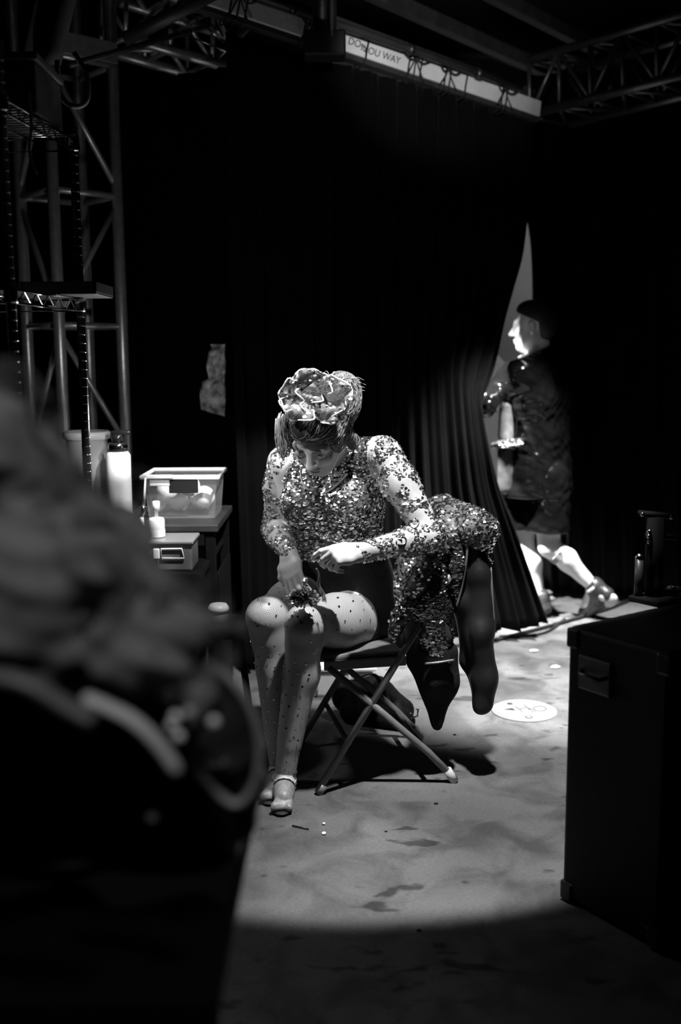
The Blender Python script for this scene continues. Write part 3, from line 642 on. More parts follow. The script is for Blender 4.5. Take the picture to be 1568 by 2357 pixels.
writing('H', 0, 0, mc + V(-.005, .012, .0064), .085, Matrix.Rotation(.5, 3, 'Z'), mat('dull iron', .10, .6), MC); writing('2', 0, 0, mc + V(.024, -.010, .0064), .05, Matrix.Rotation(.5, 3, 'Z'), mat('dull iron', .10, .6), MC); writing('O', 0, 0, mc + V(.060, .006, .0064), .085, Matrix.Rotation(.5, 3, 'Z'), mat('dull iron', .10, .6), MC)
PAPER = mat('white paper', .85, .6)
def scrap(px, py, s_, lab, seed, m=PAPER):
    r = random.Random(seed); g = ground(px, py); n = 5; pts = [g + V(s_ * (.7 + .5 * r.random()) * math.cos(6.28 * k / n + seed), s_ * (.5 + .5 * r.random()) * math.sin(6.28 * k / n + seed), .003 + .004 * r.random()) for k in range(n)]
    o = MB().add(pts + [p + V(0, 0, .0012) for p in pts], [tuple(range(n))[::-1], tuple(range(n, 2 * n))] + [(k, (k + 1) % n, (k + 1) % n + n, k + n) for k in range(n)]).build('paper_scrap', m, None, g, False); tag(o, lab, 'scrap', 'scraps littering the floor')
for i, (px, py, s_, lab) in enumerate(((1278, 1537, .022, 'white paper scrap on the floor left of the speaker cabinet'), (745, 1899, .006, 'tiny pale fleck on the floor right of the woman\'s foot'), (746, 1921, .008, 'small flat pale fleck nearest the woman\'s toes'), (1040, 1517, .012, 'white paper scrap below the coat\'s hanging sleeves'), (1228, 1500, .02, 'torn white scrap on the bright floor in front of the curtain hem'))): scrap(px, py, s_, lab, i + 1)
for i, (px, py, s_, lab) in enumerate(((1004, 1851, .009, 'dark lump of dirt on the floor right of the chair leg'), (1047, 1692, .008, 'small dark crumb on the floor beneath the hanging coat'), (965, 2143, .008, 'dark crumb lying at the edge of the floor shadow'), (889, 1915, .006, 'tiny dark crumb on the floor before the chair'))):
    g = ground(px, py); tag(MB().ball(g + V(0, 0, s_ * .3), s_, 8, 6, (.8, .5, .3)).build('dirt_lump', DARKCLOTH, None, g), lab, 'dirt', 'dirt on the floor')
g0, g1 = ground(673, 1903), ground(711, 1911); tag(MB().tube([g0 + V(0, 0, .004), g1 + V(0, 0, .004)], .0022, 6).build('hair_pin', BLKMETAL, None, g0), 'thin dark hair pin on the floor by the woman\'s toes', 'hair pin')
# cables along the curtain foot
for (pts, r, lab) in ((((1140, 1478), (1200, 1462), (1290, 1438), (1400, 1405), (1470, 1375)), .010, 'dark cable snaking past the curtain hem toward the cabinet'), (((1150, 1468), (1215, 1466), (1262, 1456), (1300, 1428)), .007, 'thinner dark cable crossing the bright floor by the hem'), (((1375, 1395), (1410, 1368), (1480, 1352), (1560, 1345)), .009, 'pale cable on the floor behind the man\'s trailing shoe')):
    g = [ground(*p_) + V(0, 0, r) for p_ in pts]; tag(MB().tube(bez(g, 6), r, 8).build('floor_cable', GREYP if 'pale' in lab else BLACK, None, g[2]), lab, 'cable', 'cables on the floor')

# ------------------------------------------------------------------ speaker cabinet at right and the stand on it
c1, c2 = ground(1292, 2070), ground(1515, 2196); dv = (c2 - c1); dl = dv.length; ux = dv.normalized(); uy = V(-ux.y, ux.x, 0)
if uy.y < 0: uy = -uy
CH = 0.722; LEN = 0.55
SC = thing('speaker_cabinet', 'tall black speaker cabinet cutting off the lit floor on the right', 'speaker', c1 + ux * dl / 2 + uy * LEN / 2)
RS = Matrix((ux, uy, V(0, 0, 1))).transposed()
CAB = mat('black textured cabinet paint', .005, .6, noise=.2, bump=.25, bscale=220, spec=.25)
MB().box(c1 + ux * dl / 2 + uy * LEN / 2 + V(0, 0, CH / 2 + .006), (dl, LEN, CH - .012), RS, .012).build('cabinet_body', CAB, SC, None, False)
for a in (0, 1):
    for b in (0, 1):
        for z in (.03, CH - .03): MB().box(c1 + ux * (dl * a + (.016 if a == 0 else -.016)) + uy * (LEN * b + (.016 if b == 0 else -.016)) + V(0, 0, z), (.040, .040, .05), RS, .006).build('corner_guard', BLKMETAL, SC, None, False)
hd_ = c1 + ux * dl * .30 - uy * .002 + V(0, 0, CH - .105)
MB().box(hd_, (.10, .01, .085), RS, .004).build('handle_dish', mat('worn grey metal', .16, .4, metal=.6, noise=.3), SC, None, False)
MB().tube([hd_ + ux * -.04 - uy * .006 + V(0, 0, .005), hd_ + ux * -.03 - uy * .02, hd_ + ux * .03 - uy * .02, hd_ + ux * .04 - uy * .006 + V(0, 0, .005)], .006, 8).build('handle', BLKMETAL, SC)
gr = c1 + ux * dl + uy * LEN / 2; MB().box(gr + ux * .004 + V(0, 0, CH / 2), (.01, LEN - .08, CH - .1), RS, .003).build('grille', mat('black steel mesh', .03, .5, metal=.5, bump=.6, bscale=350), SC, None, False)
for a in (.12, .88):
    for b in (.1, .9): MB().lathe([(.018, 0), (.02, .003), (.016, .014)], c1 + ux * dl * a + uy * LEN * b, n=12).build('rubber_foot', BLACK, SC)
# clamp stand
p0 = at(1478, 1400, 2.74); p0.z = CH
CS = thing('clamp_stand', 'small black metal stand with knobs on the speaker cabinet', 'stand', p0)
pz = lambda px, py: at(px, py, 2.74)
MB().box(pz(1512, 1415) * 1 + V(0, 0, 0) - V(0, 0, pz(1512, 1415).z - CH - .008), (.10, .12, .016), RS, .004).build('foot_plate', MATT, CS, None, False)
a = pz(1472, 1287); MB().tube([V(a.x, a.y, CH + .01), a], .011, 10).build('rod', mat('dull grey tube', .06, .35, metal=.7), CS); MB().ball(a + V(0, 0, .004), .012, 10, 8).build('rod_tip', CHROME, CS)
a = pz(1508, 1300); b = pz(1508, 1190); MB().tube([V(a.x, a.y, CH + .01), b], .024, 12).build('column', MATT, CS)
for (px, py, r) in ((1474, 1181, .007), (1490, 1221, .008), (1489, 1231, .008), (1490, 1245, .007), (1540, 1188, .006), (1545, 1350, .009), (1540, 1392, .008)): MB().ball(pz(px, py) - V(0, .02, 0), r * .8, 10, 8).build('knob', CHROME, CS)
MB().tube([pz(1470, 1181), pz(1545, 1188)], .008, 8).build('crossbar', MATT, CS); MB().tube([pz(1485, 1232), pz(1560, 1236)], .008, 8).build('crossbar', MATT, CS); MB().tube([pz(1500, 1350), pz(1580, 1360)], .010, 8).build('crossbar', DARKSTEEL, CS); MB().tube([pz(1555, 1385), pz(1490, 1428)], .010, 8).build('support_leg', DARKSTEEL, CS)
# ------------------------------------------------------------------ folding chair
fA = ground(733, 1828); fB = ground(1046, 1800)
fw = (fA - fB).normalized(); sd = V(-fw.y, fw.x, 0)
if sd.y < 0: sd = -sd
CW = 0.40                                              # chair width, into the picture
SEATZ = 0.435
CHR = thing('folding_chair', 'grey metal folding chair the sequinned woman sits on', 'chair', (fA + fB) / 2 + sd * CW / 2)
runA = (at(925, 1500, fA.y + .05) - fA).dot(-fw)      # horizontal run of the front leg up to seat level
topZ = 0.83
def A_at(z): return fA - fw * (runA * z / SEATZ) + V(0, 0, z)
sB = A_at(SEATZ) + fw * 0.235; sB.z = 0                          # where the rear legs meet the seat's front
def pz_(p, z): return V(p.x, p.y, z)
for k in (0, 1):
    o = sd * CW * k
    MB().tube([fA + o + V(0, 0, .012), A_at(topZ) + o], .0115, 12).build('front_leg', CHAIRM, CHR)
    MB().tube([fB + o + V(0, 0, .012), pz_(lerp(fB, sB, .22), (SEATZ - .02) * .27) + o, pz_(sB, SEATZ - .02) + o], .0115, 12).build('rear_leg', CHAIRM, CHR)
    MB().tube([fA + o + V(0, 0, .003), fA + o + V(0, 0, .03) - fw * .018], .0145, 12).build('foot_cap', CHAIRM, CHR); MB().tube([fB + o + V(0, 0, .003), fB + o + V(0, 0, .045) + fw * .025], .0145, 12).build('foot_cap', mat('pale rubber', .5, .6), CHR)
    MB().box(pz_((A_at(SEATZ) + sB) / 2, SEATZ - .014) + o, ((pz_(A_at(SEATZ), 0) - sB).length + .03, .012, .030), Matrix((fw, sd, V(0, 0, 1))).transposed(), .003).build('seat_rail', CHAIRM, CHR, None, False)
MB().tube([pz_(lerp(fB, sB, .22), SEATZ * .25), pz_(lerp(fB, sB, .22), SEATZ * .25) + sd * CW], .009, 10).build('stretcher', CHAIRM, CHR)
MB().tube([A_at(.16), A_at(.16) + sd * CW], .009, 10).build('stretcher', CHAIRM, CHR)
MB().tube([A_at(topZ), A_at(topZ) + sd * CW], .0115, 10).build('back_rail', CHAIRM, CHR)
cs = pz_((A_at(SEATZ) + sB) / 2, SEATZ + .006) + sd * CW / 2 + fw * .06
RCH = Matrix((fw, sd, V(0, 0, 1))).transposed()
MB().box(cs, (.37, CW - .01, .022), RCH, .008).build('seat', CHAIRM, CHR, None, False)
bq = A_at(.71) + sd * CW / 2; tiltR = Matrix.Rotation(0, 3, 'X')
up_b = (A_at(topZ) - A_at(.6)).normalized(); MB().box(bq, (.012, CW - .02, .17), Matrix((up_b.cross(sd) * -1, sd, up_b)).transposed(), .004).build('backrest', CHAIRM, CHR, None, False)

# ------------------------------------------------------------------ seated woman
A3 = lambda v: np.array(v, float)
hipC = V(0.015, 3.53, 0.55)
hipL, kneeL, ankL = at(838, 1424, 3.45), at(704, 1438, 3.09), at(655, 1792, 3.13)
hipR, kneeR, ankR = V(-.085, 3.56, .55), at(613, 1420, 3.19), at(645, 1775, 3.24)
ballL = at(654, 1888, 3.045); heelL = ankL + V(.005, .035, -.005)
ballR = at(628, 1868, 3.12); ballL.z = .034; ballR.z = .034; heelR = ankR + V(.005, .035, -.005)
shR, shL = at(655, 1066, 3.37), at(882, 1046, 3.27)
elR, wrR = at(634, 1218, 3.46), at(664, 1270, 3.24)
elL, wrL = at(992, 1236, 3.17), at(832, 1270, 3.04)
neckB = V(-.02, 3.36, 1.07)
hc = at(733, 1002, 3.165)                               # head centre
f_ = V(-.30, -.62, -.70).normalized(); u_ = (V(.10, 0, 1) - f_ * f_.dot(V(.10, 0, 1))).normalized(); l_ = u_.cross(f_)
sax = (shL - shR).normalized()
faxis = V(-.25, -.95, -.2); faxis = (faxis - sax * faxis.dot(sax)).normalized(); uax = sax.cross(faxis) * -1

def torso(s):
    hx = V(.80, -.55, 0).normalized()
    s.ell(hipC, (.165, .125, .115), (hx, V(-.55, -.80, 0), V(0, 0, 1)), .05)
    w = [V(.012, 3.50, .64), V(-.01, 3.46, .76), V(-.025, 3.405, .90), V(-.03, 3.375, .99)]
    off = [.055, .042, .055, .06]; rr = [.105, .095, .102, .092]
    for sg in (-1, 1): s.chain([w[i] + sax * off[i] * sg for i in range(4)], rr, .05)
    for sg in (-1, 1): s.ell(V(-.035, 3.35, .93) + sax * .073 * sg + faxis * .065, (.066, .062, .066), (sax, faxis, uax), .045)
    s.cap(neckB + V(0, .01, -.02), shL + V(-.01, .01, -.005), .058, .055, .05); s.cap(neckB + V(0, .01, -.02), shR + V(.01, .01, -.005), .058, .055, .05)
    return s
def arms(s):
    s.chain([shL, lerp(shL, elL, .35), elL], [.056, .053, .040], .03); s.chain([elL, lerp(elL, wrL, .3), wrL], [.039, .041, .025], .02)
    s.chain([shR, lerp(shR, elR, .35), elR], [.054, .050, .040], .03); s.chain([elR, lerp(elR, wrR, .3), wrR], [.039, .040, .026], .02)
    return s
def legs(s):
    for hp, kn, an, bl_, hl in ((hipL, kneeL, ankL, ballL, heelL), (hipR, kneeR, ankR, ballR, heelR)):
        s.chain([hp, lerp(hp, kn, .5) + V(0, 0, .0), kn], [.098, .082, .056], .04)
        sh = (an - kn); bk = V(.25, .95, 0).normalized()
        s.chain([kn, lerp(kn, an, .12), an], [.055, .046, .031], .03)
        s.chain([lerp(kn, an, .08) + bk * .012, lerp(kn, an, .32) + bk * .022 + V(.006, 0, 0), lerp(kn, an, .75) + bk * .006], [.038, .047, .026], .03)
        s.ell(kn + V(-.01, -.03, .012), (.036, .032, .042), None, .03)
    return s
def feet(s):
    for an, bl_, hl in ((ankL, ballL, heelL), (ankR, ballR, heelR)):
        s.cap(an, hl + V(0, 0, -.02), .031, .026, .02)
        s.chain([an + V(0, -.005, -.01), lerp(an, bl_, .6) + V(0, -.002, 0), bl_ + V(0, 0, .004)], [.031, .026, .023], .02)
        s.cap(hl + V(0, 0, -.02), bl_ + V(0, .0, .0), .024, .02, .02)
        for i in range(5):
            o = V(-.020 + .010 * i, -.004 * abs(i - 3.4), 0); s.chain([bl_ + o * .8, bl_ + o * 1.15 + V(-.004, -.022, -.006), bl_ + o * 1.2 + V(-.006, -.036 + .003 * abs(i - 3.6), -.012)], [.010, .0085, .0075 + (.003 if i == 4 else 0)], .005)
    return s
def head_sdf():
    s = SDF(); T = lambda a, b, c: hc + l_ * a + f_ * b + u_ * c
    ax_ = (l_, f_, u_)
    s.ell(T(0, -.020, .030), (.074, .092, .084), ax_, .03)           # cranium
    s.ell(T(0, .030, -.035), (.056, .055, .072), ax_, .03)           # face
    s.ell(T(0, .045, -.088), (.030, .028, .026), ax_, .03)           # chin
    s.cap(T(.045, -.005, -.05), T(.016, .052, -.090), .020, .018, .03); s.cap(T(-.045, -.005, -.05), T(-.016, .052, -.090), .020, .018, .03)   # jaw
    s.cap(T(.040, .060, .022), T(-.040, .060, .022), .017, .017, .02)   # brow
    for g in (-1, 1):
        s.ell(T(.038 * g, .060, -.026), (.022, .016, .018), ax_, .02)   # cheek
        s.ell(T(.031 * g, .088, .004), (.016, .011, .010), ax_, .012, True)   # eye socket
        s.ell(T(.031 * g, .073, .003), (.0135, .0125, .0125), ax_, .003)      # eyeball under the lid
        s.ell(T(.073 * g, -.012, -.010), (.006, .018, .030), ax_, .008)       # ear
        s.ell(T(.011 * g, .090, -.037), (.008, .009, .007), ax_, .006)        # nostril wing
    s.cap(T(0, .078, .012), T(0, .100, -.030), .0075, .0105, .012)   # nose
    s.ell(T(0, .104, -.033), (.010, .009, .009), ax_, .008)
    s.ell(T(0, .083, -.060), (.021, .010, .0062), ax_, .006); s.ell(T(0, .081, -.071), (.018, .010, .0068), ax_, .006)   # lips
    s.ell(T(0, .098, -.0652), (.020, .012, .0016), ax_, .003, True)
    s.cap(T(0, -.025, -.06), neckB + V(0, .01, -.02), .048, .056, .03)   # neck
    return s
def hand_sdf(wr, xa, za, flex, side, spread=.012, thumb=None, size=1.0):
    """xa along the fingers, za back of the hand; side=+1 if xa x za points to the thumb"""
    xa = Vector(xa).normalized(); za = (Vector(za) - xa * Vector(za).dot(xa)).normalized(); ya = za.cross(xa) * side
    s = SDF(); T = lambda a, b, c: wr + (xa * a + ya * b + za * c) * size
    kn = [(.082, .026, .004), (.086, .008, .007), (.081, -.010, .005), (.073, -.026, .001)]
    L = [(.040, .025, .020), (.044, .028, .021), (.041, .026, .020), (.033, .020, .018)]
    s.chain([T(-.004, 0, 0), T(.014, 0, 0)], [.0245 * size, .023 * size], .015)
    tips = []
    for i, k in enumerate(kn):
        s.chain([T(.010, k[1] * .55, 0), T(k[0] * .6, k[1] * .9, .002), T(*k)], [.017 * size, .0135 * size, .0105 * size], .014)
        p = T(*k); ang = 0.0; pts = [p]; fx = flex[i]; sp = ya * (.10 * (1.2 - i) * spread / .012)
        for j in range(3):
            ang += fx[j]; d = (xa * math.cos(ang) - za * math.sin(ang) + sp * (.12 if j == 0 else .06)).normalized(); p = p + d * L[i][j] * size; pts.append(p)
        s.chain(pts, [.0098 * size, .0085 * size, .0076 * size, .0062 * size], .003); tips.append((pts[-1], d, za))
    th = thumb or [(.018, .020, -.004), (.045, .044, -.014), (.074, .048, -.020), (.096, .040, -.024)]
    s.chain([T(*q) for q in th], [.0150 * size, .0125 * size, .0098 * size, .0075 * size], .009)
    return s, tips, T
# left hand: fingers towards picture left, pinching; right hand hanging, holding the pompom
hl_s, tipsL, TL = hand_sdf(wrL, V(-.95, -.16, -.10), V(-.10, -.72, .66), [(.25, .55, .35), (.75, .75, .5), (1.0, .85, .55), (1.15, .9, .6)], -1, .008, [(.018, .020, -.004), (.045, .036, -.016), (.075, .030, -.026), (.104, .014, -.030)], .97)
hr_s, tipsR, TR_ = hand_sdf(wrR, V(.20, -.42, -.88), V(-.50, -.75, .25), [(.10, .40, .30), (.05, .30, .25), (.10, .35, .25), (.22, .45, .3)], -1, .030, [(.018, .020, -.004), (.042, .044, -.010), (.068, .054, -.012), (.092, .050, -.018)], 1.0)
WOM = thing('person', 'seated woman in a silver sequinned bodysuit and fishnet tights, head bowed over her hands', 'person', (hipC.x, hipC.y, 0.0))
hm = head_sdf().mesh(.0028); bodyS = legs(arms(torso(SDF()))); feet(bodyS)
bodyS.cap(hc + l_ * 0 - f_ * .025 - u_ * .06, neckB + V(0, .01, -.02), .045, .054, .03)
bm_ = bodyS.mesh(.0065); hlm = hl_s.mesh(.0024); hrm = hr_s.mesh(.0024)
hm = (smooth_mesh(*hm, 1), hm[1]); bm_ = (smooth_mesh(*bm_, 3), bm_[1]); hlm = (smooth_mesh(*hlm, 1), hlm[1]); hrm = (smooth_mesh(*hrm, 1), hrm[1])
P, Q = join(bm_, hm, hlm, hrm); body_o = link_mesh('body', P, Q, SKIN, WOM)
# nails
NAIL = mat('nail varnish', .35, .2)
for (tp_, d, za) in tipsL[:2] + tipsR[:3]: MB().ball(tp_ + za * .004, .005, 8, 6, (1, 1, .6)).build('nail', NAIL, body_o)
# tights: shell over the legs with a fishnet material
def net_material():
    m = bpy.data.materials.new('fishnet tights'); m.use_nodes = True; nt = m.node_tree; p = nt.nodes['Principled BSDF']
    uv = nt.nodes.new('ShaderNodeUVMap'); uv.uv_map = 'leg'; sep = nt.nodes.new('ShaderNodeSeparateXYZ'); nt.links.new(uv.outputs[0], sep.inputs[0])
    def M(op, a, b=None):
        n = nt.nodes.new('ShaderNodeMath'); n.operation = op
        for i, q in enumerate((a, b)):
            if q is None: continue
            if isinstance(q, (int, float)): n.inputs[i].default_value = q
            else: nt.links.new(q, n.inputs[i])
        return n.outputs[0]
    K = 2 * math.pi / 0.0075 / 2
    s1 = M('ABSOLUTE', M('SINE', M('MULTIPLY', M('ADD', sep.outputs[0], sep.outputs[1]), K))); s2 = M('ABSOLUTE', M('SINE', M('MULTIPLY', M('SUBTRACT', sep.outputs[0], sep.outputs[1]), K)))
    mn = M('MINIMUM', s1, s2); ln = M('LESS_THAN', mn, 0.30)
    mx = nt.nodes.new('ShaderNodeMix'); mx.data_type = 'RGBA'; nt.links.new(ln, mx.inputs[0]); mx.inputs[6].default_value = (.40, .40, .40, 1); mx.inputs[7].default_value = (.07, .07, .07, 1)
    nt.links.new(mx.outputs[2], p.inputs['Base Color']); p.inputs['Roughness'].default_value = .45
    return m
lS = legs(SDF()); tP, tQ = lS.mesh(.006, inflate=.0025, clip=lambda x, y, z: .0 * x + np.minimum(((x - ankL.x) ** 2 + (y - ankL.y) ** 2) * 0 - 1, 0)); tP = smooth_mesh(tP, tQ, 3)
def leg_uv(P):
    segs = [(hipL, kneeL, 0), (kneeL, ankL, (kneeL - hipL).length), (hipR, kneeR, 3.0), (kneeR, ankR, 3.0 + (kneeR - hipR).length)]
    best = np.full(len(P), 1e9); U = np.zeros((len(P), 2)); ref = np.array(V(-.3, -.9, .35).normalized())
    for a, b, o in segs:
        a_, b_ = np.array(a), np.array(b); d = b_ - a_; L = np.linalg.norm(d); d /= L; t = (P - a_) @ d; tc = np.clip(t, 0, L); r = P - a_ - tc[:, None] * d; dist = np.linalg.norm(r, axis=1)
        x = ref - d * (ref @ d); x /= np.linalg.norm(x); y = np.cross(d, x); an = np.arctan2(r @ y, r @ x)
        k = dist < best; best[k] = dist[k]; U[k] = np.stack([o + t, an * .052], 1)[k]
    return U
tights = link_mesh('tights', tP, tQ, net_material(), WOM); U = leg_uv(tP)
uvl = tights.data.uv_layers.new(name='leg'); vi = np.zeros(len(tights.data.loops), np.int32); tights.data.loops.foreach_get('vertex_index', vi); uvl.data.foreach_set('uv', U[vi].ravel().astype(np.float32))
# rhinestones: one at each node of a lattice over the tights
N_ = np.zeros_like(tP); a, b, c, d = (tP[tQ[:, i]] for i in range(4)); fn_ = np.cross(c - a, d - b)
for i in range(4): np.add.at(N_, tQ[:, i], fn_)
N_ /= np.maximum(np.linalg.norm(N_, axis=1), 1e-12)[:, None]
cell = np.round(U / .037 * np.array([1, 1])); odd = (cell[:, 0] % 2) * .5; near = np.abs(U[:, 0] / .037 - cell[:, 0]) + np.abs((U[:, 1] / .037 + odd) - np.round(U[:, 1] / .037 + odd))
key = {}
for i in np.argsort(near):
    if near[i] > .22: break
    kk = (int(cell[i, 0]), int(round(U[i, 1] / .037 + odd[i])))
    if kk not in key: key[kk] = i
ii = np.array(list(key.values())); vs_, fs_ = sequin_mesh(tP[ii], N_[ii], .0030, .12, .0028, 1.2); tag(link_mesh('rhinestones', vs_, fs_, mat('dark rhinestone', .25, .18, metal=1.0), tights, None, False), kind='stuff')
fS = feet(SDF()); fP, fQ = fS.mesh(.004, inflate=.0018); link_mesh('stocking_feet', smooth_mesh(fP, fQ, 1), fQ, mat('sheer grey stocking', .17, .5, noise=.25, nscale=90), WOM)
# bodysuit shell over torso, sheer sleeves
sS = torso(SDF()); sS.p = sS.p
gP, gQ = sS.mesh(.006, inflate=.005, clip=lambda x, y, z: .70 + .0 * x - z); gP = smooth_mesh(gP, gQ, 3)
top_o = link_mesh('sequin_top', gP, gQ, MESHCLOTH, WOM)
bS = torso(SDF()); bS.cap(hipL, lerp(hipL, kneeL, .12), .10, .094, .03); bS.cap(hipR, lerp(hipR, kneeR, .18), .10, .094, .03)
wP, wQ = bS.mesh(.006, inflate=.009, clip=lambda x, y, z: np.maximum(z - .71, 0 * z - 1) + 0 * x); wP = smooth_mesh(wP, wQ, 3); link_mesh('black_briefs', wP, wQ, DARKCLOTH, WOM)
aS = arms(SDF()); slP, slQ = aS.mesh(.005, inflate=.0022); slP = smooth_mesh(slP, slQ, 3)
sleeve_o = link_mesh('sheer_sleeves', slP, slQ, mat('sheer skin-tone mesh', .36, .5, noise=.15, nscale=40), WOM)
pts, nn = sample(gP, gQ, 11000, lambda p, n: (n[:, 1] < .45) & (p[:, 2] > .71)); vs_, fs_ = sequin_mesh(pts, nn, .0040, .30, .002, 1.35)
tag(link_mesh('sequins', vs_, fs_, SEQ, top_o, None, False), 'dense silver sequins across the chest', kind='stuff')
pts, nn = sample(slP, slQ, 9500); k = vnoise(pts, 24.0, 3) > -.25; k &= ~((vnoise(pts, 34, 8) > .75)); vs_, fs_ = sequin_mesh(pts[k], nn[k], .0038, .30, .002, 1.35)
tag(link_mesh('sequins', vs_, fs_, SEQ, sleeve_o, None, False), 'scroll-like patches of sequins on the sleeves', kind='stuff')
pts, nn = sample(gP, gQ, 2600, lambda p, n: (n[:, 1] < .45) & (p[:, 2] > .7)); k = vnoise(pts, 7, 5) > .1; vs_, fs_ = sequin_mesh(pts[k], nn[k], .005, .22, .001, 1.2); tag(link_mesh('dark_sequins', vs_, fs_, mat('gunmetal sequin', .12, .25, metal=1.0), top_o, None, False), kind='stuff')
# scroll tattoo-like appliques on the left forearm
for (px, py, sc) in ((916, 1232, 1), (922, 1248, .8), (955, 1215, .8)):
    c = at(px, py, 3.055); pts_ = []
    for i in range(26):
        a_ = i * .30; r = .004 + .0006 * i; pts_.append(c + V(math.cos(a_) * r * sc * 1.4, -.0 + .0, math.sin(a_) * r * sc))
    sleeveN = [np.array(q) for q in pts_]; proj = []
    for q in sleeveN:
        k = np.argmin(((slP - q) ** 2)[:, [0, 2]].sum(1) + np.where(slP[:, 1] > 3.16, 1, 0)); proj.append(V(q[0], slP[k][1] - .002, q[2]))
    MB().tube(proj, .0022, 6).build('scroll_applique', mat('gunmetal sequin', .12, .25, metal=1.0), sleeve_o)
# neckline ribbons
for pts_ in (((690, 1085), (693, 1105), (702, 1124), (722, 1133)), ((800, 1090), (786, 1106), (768, 1121), (748, 1134))):
    q = []
    for (px, py) in pts_:
        c = np.array(at(px, py, 3.25)); k = np.argmin(((gP - c)[:, [0, 2]] ** 2).sum(1) + np.where(N_[0, 0] * 0 + gP[:, 1] > 3.36, 1, 0)); q.append(V(c[0], gP[k][1] - .006, c[2]))
    MB().tube(bez(q, 6), .007, 8, True, .35).build('neckline_ribbon', mat('pale satin', .38, .45), top_o)
# hair
hs = SDF(); T = lambda a, b, c: hc + l_ * a + f_ * b + u_ * c
hs.ell(T(0, -.030, .045), (.086, .098, .088), (l_, f_, u_), .03)
hs.ell(T(0, .030, .085), (.070, .055, .045), (l_, f_, u_), .03)        # pompadour
hs.ell(T(-.062, .035, .035), (.020, .040, .062), (l_, f_, u_), .02); hs.ell(T(.066, .005, .02), (.018, .045, .070), (l_, f_, u_), .02)
hs.ell(T(.04, -.085, .06), (.075, .07, .075), (l_, f_, u_), .04); hs.ell(T(.055, -.125, .075), (.05, .05, .055), (l_, f_, u_), .03)
hs.chain([T(.075, -.03, -.01), T(.082, -.045, -.07), T(.075, -.05, -.115)], [.022, .018, .008], .02)
fcut = T(0, .060, 0)
hP, hQ = hs.mesh(.004, clip=lambda x, y, z: np.minimum((x - fcut.x) * f_.x + (y - fcut.y) * f_.y + (z - fcut.z) * f_.z, -((x - hc.x) * u_.x + (y - hc.y) * u_.y + (z - hc.z) * u_.z) + .056))
hP = smooth_mesh(hP, hQ, 2); HA = link_mesh('hair', hP, hQ, HAIRM, WOM)
r = random.Random(4); st = MB()
hN = np.zeros_like(hP); a, b, c, d = (hP[hQ[:, i]] for i in range(4)); fn_2 = np.cross(c - a, d - b)
for i in range(4): np.add.at(hN, hQ[:, i], fn_2)
hN /= np.maximum(np.linalg.norm(hN, axis=1), 1e-12)[:, None]; knot = np.array(T(.06, -.13, .10))
cand = np.argwhere(((hP - np.array(hc)) @ np.array(f_)) > -.16)[:, 0]
for i in RNG.choice(cand, 620):
    k = int(i); pts_ = []; jit = RNG.normal(0, .25, 3)
    for step in range(8):
        n_3 = hN[k]; pts_.append(hP[k] + n_3 * (.0008 + .0035 * r.random() * (step > 1)))
        d_3 = knot - hP[k]; d_3 = d_3 / (np.linalg.norm(d_3) + 1e-6) + jit; d_3 -= n_3 * (d_3 @ n_3); d_3 /= np.linalg.norm(d_3) + 1e-6
        q_3 = hP[k] + d_3 * .011; k = int(np.argmin(((hP - q_3) ** 2).sum(1)))
    st.tube(bez(pts_, 2), [.0011] * 14 + [.0004], 4)
tag(st.build('hair_strands', mat('hair highlights', .20, .35, spec=.6), HA), kind='stuff')
st = MB(); top = T(.05, -.13, .12)
for i in range(70):
    a = r.uniform(0, 6.28); c = T(.05 + .035 * math.cos(a), -.10, .10 + .03 * math.sin(a)); w_ = r.uniform(-.02, .05); hh = r.uniform(.012, .038)
    st.tube(bez([c, c + V(w_ * .25, .01, hh * .8), c + V(w_ * .7, .015, hh), c + V(w_ * 1.2, .02, hh * .75)], 6), [.0009] * 18 + [.0003], 4)
for i in range(70):
    c = T(-.068 + r.uniform(-.012, .012), .055 + r.uniform(-.02, .02), .115 + r.uniform(-.01, .03)); st.tube(bez([c, c + V(r.uniform(-.012, 0), -.004, -.035), c + V(r.uniform(-.010, .012), -.004, -.07), c + V(r.uniform(-.004, .014), 0, -.098)], 4), .0013, 4)
tag(st.build('loose_strands', mat('pale hair strands', .30, .35, spec=.6), HA), kind='stuff')
# brows and lashes
for g in (-1, 1):
    MB().tube([T(.014 * g, .086, .021), T(.034 * g, .082, .026), T(.052 * g, .066, .020)], [.0028, .003, .0015], 6).build('eyebrow', HAIRM, body_o)
    MB().tube([T(.018 * g, .085, -.004), T(.031 * g, .089, -.008), T(.046 * g, .080, -.003)], [.0015, .0022, .0015], 6).build('eyelash', HAIRM, body_o)
MB().tube([T(-.019, .088, -.0652), T(0, .0935, -.0655), T(.019, .088, -.0652)], .002, 6).build('lips', mat('lipstick', .16, .35), body_o)

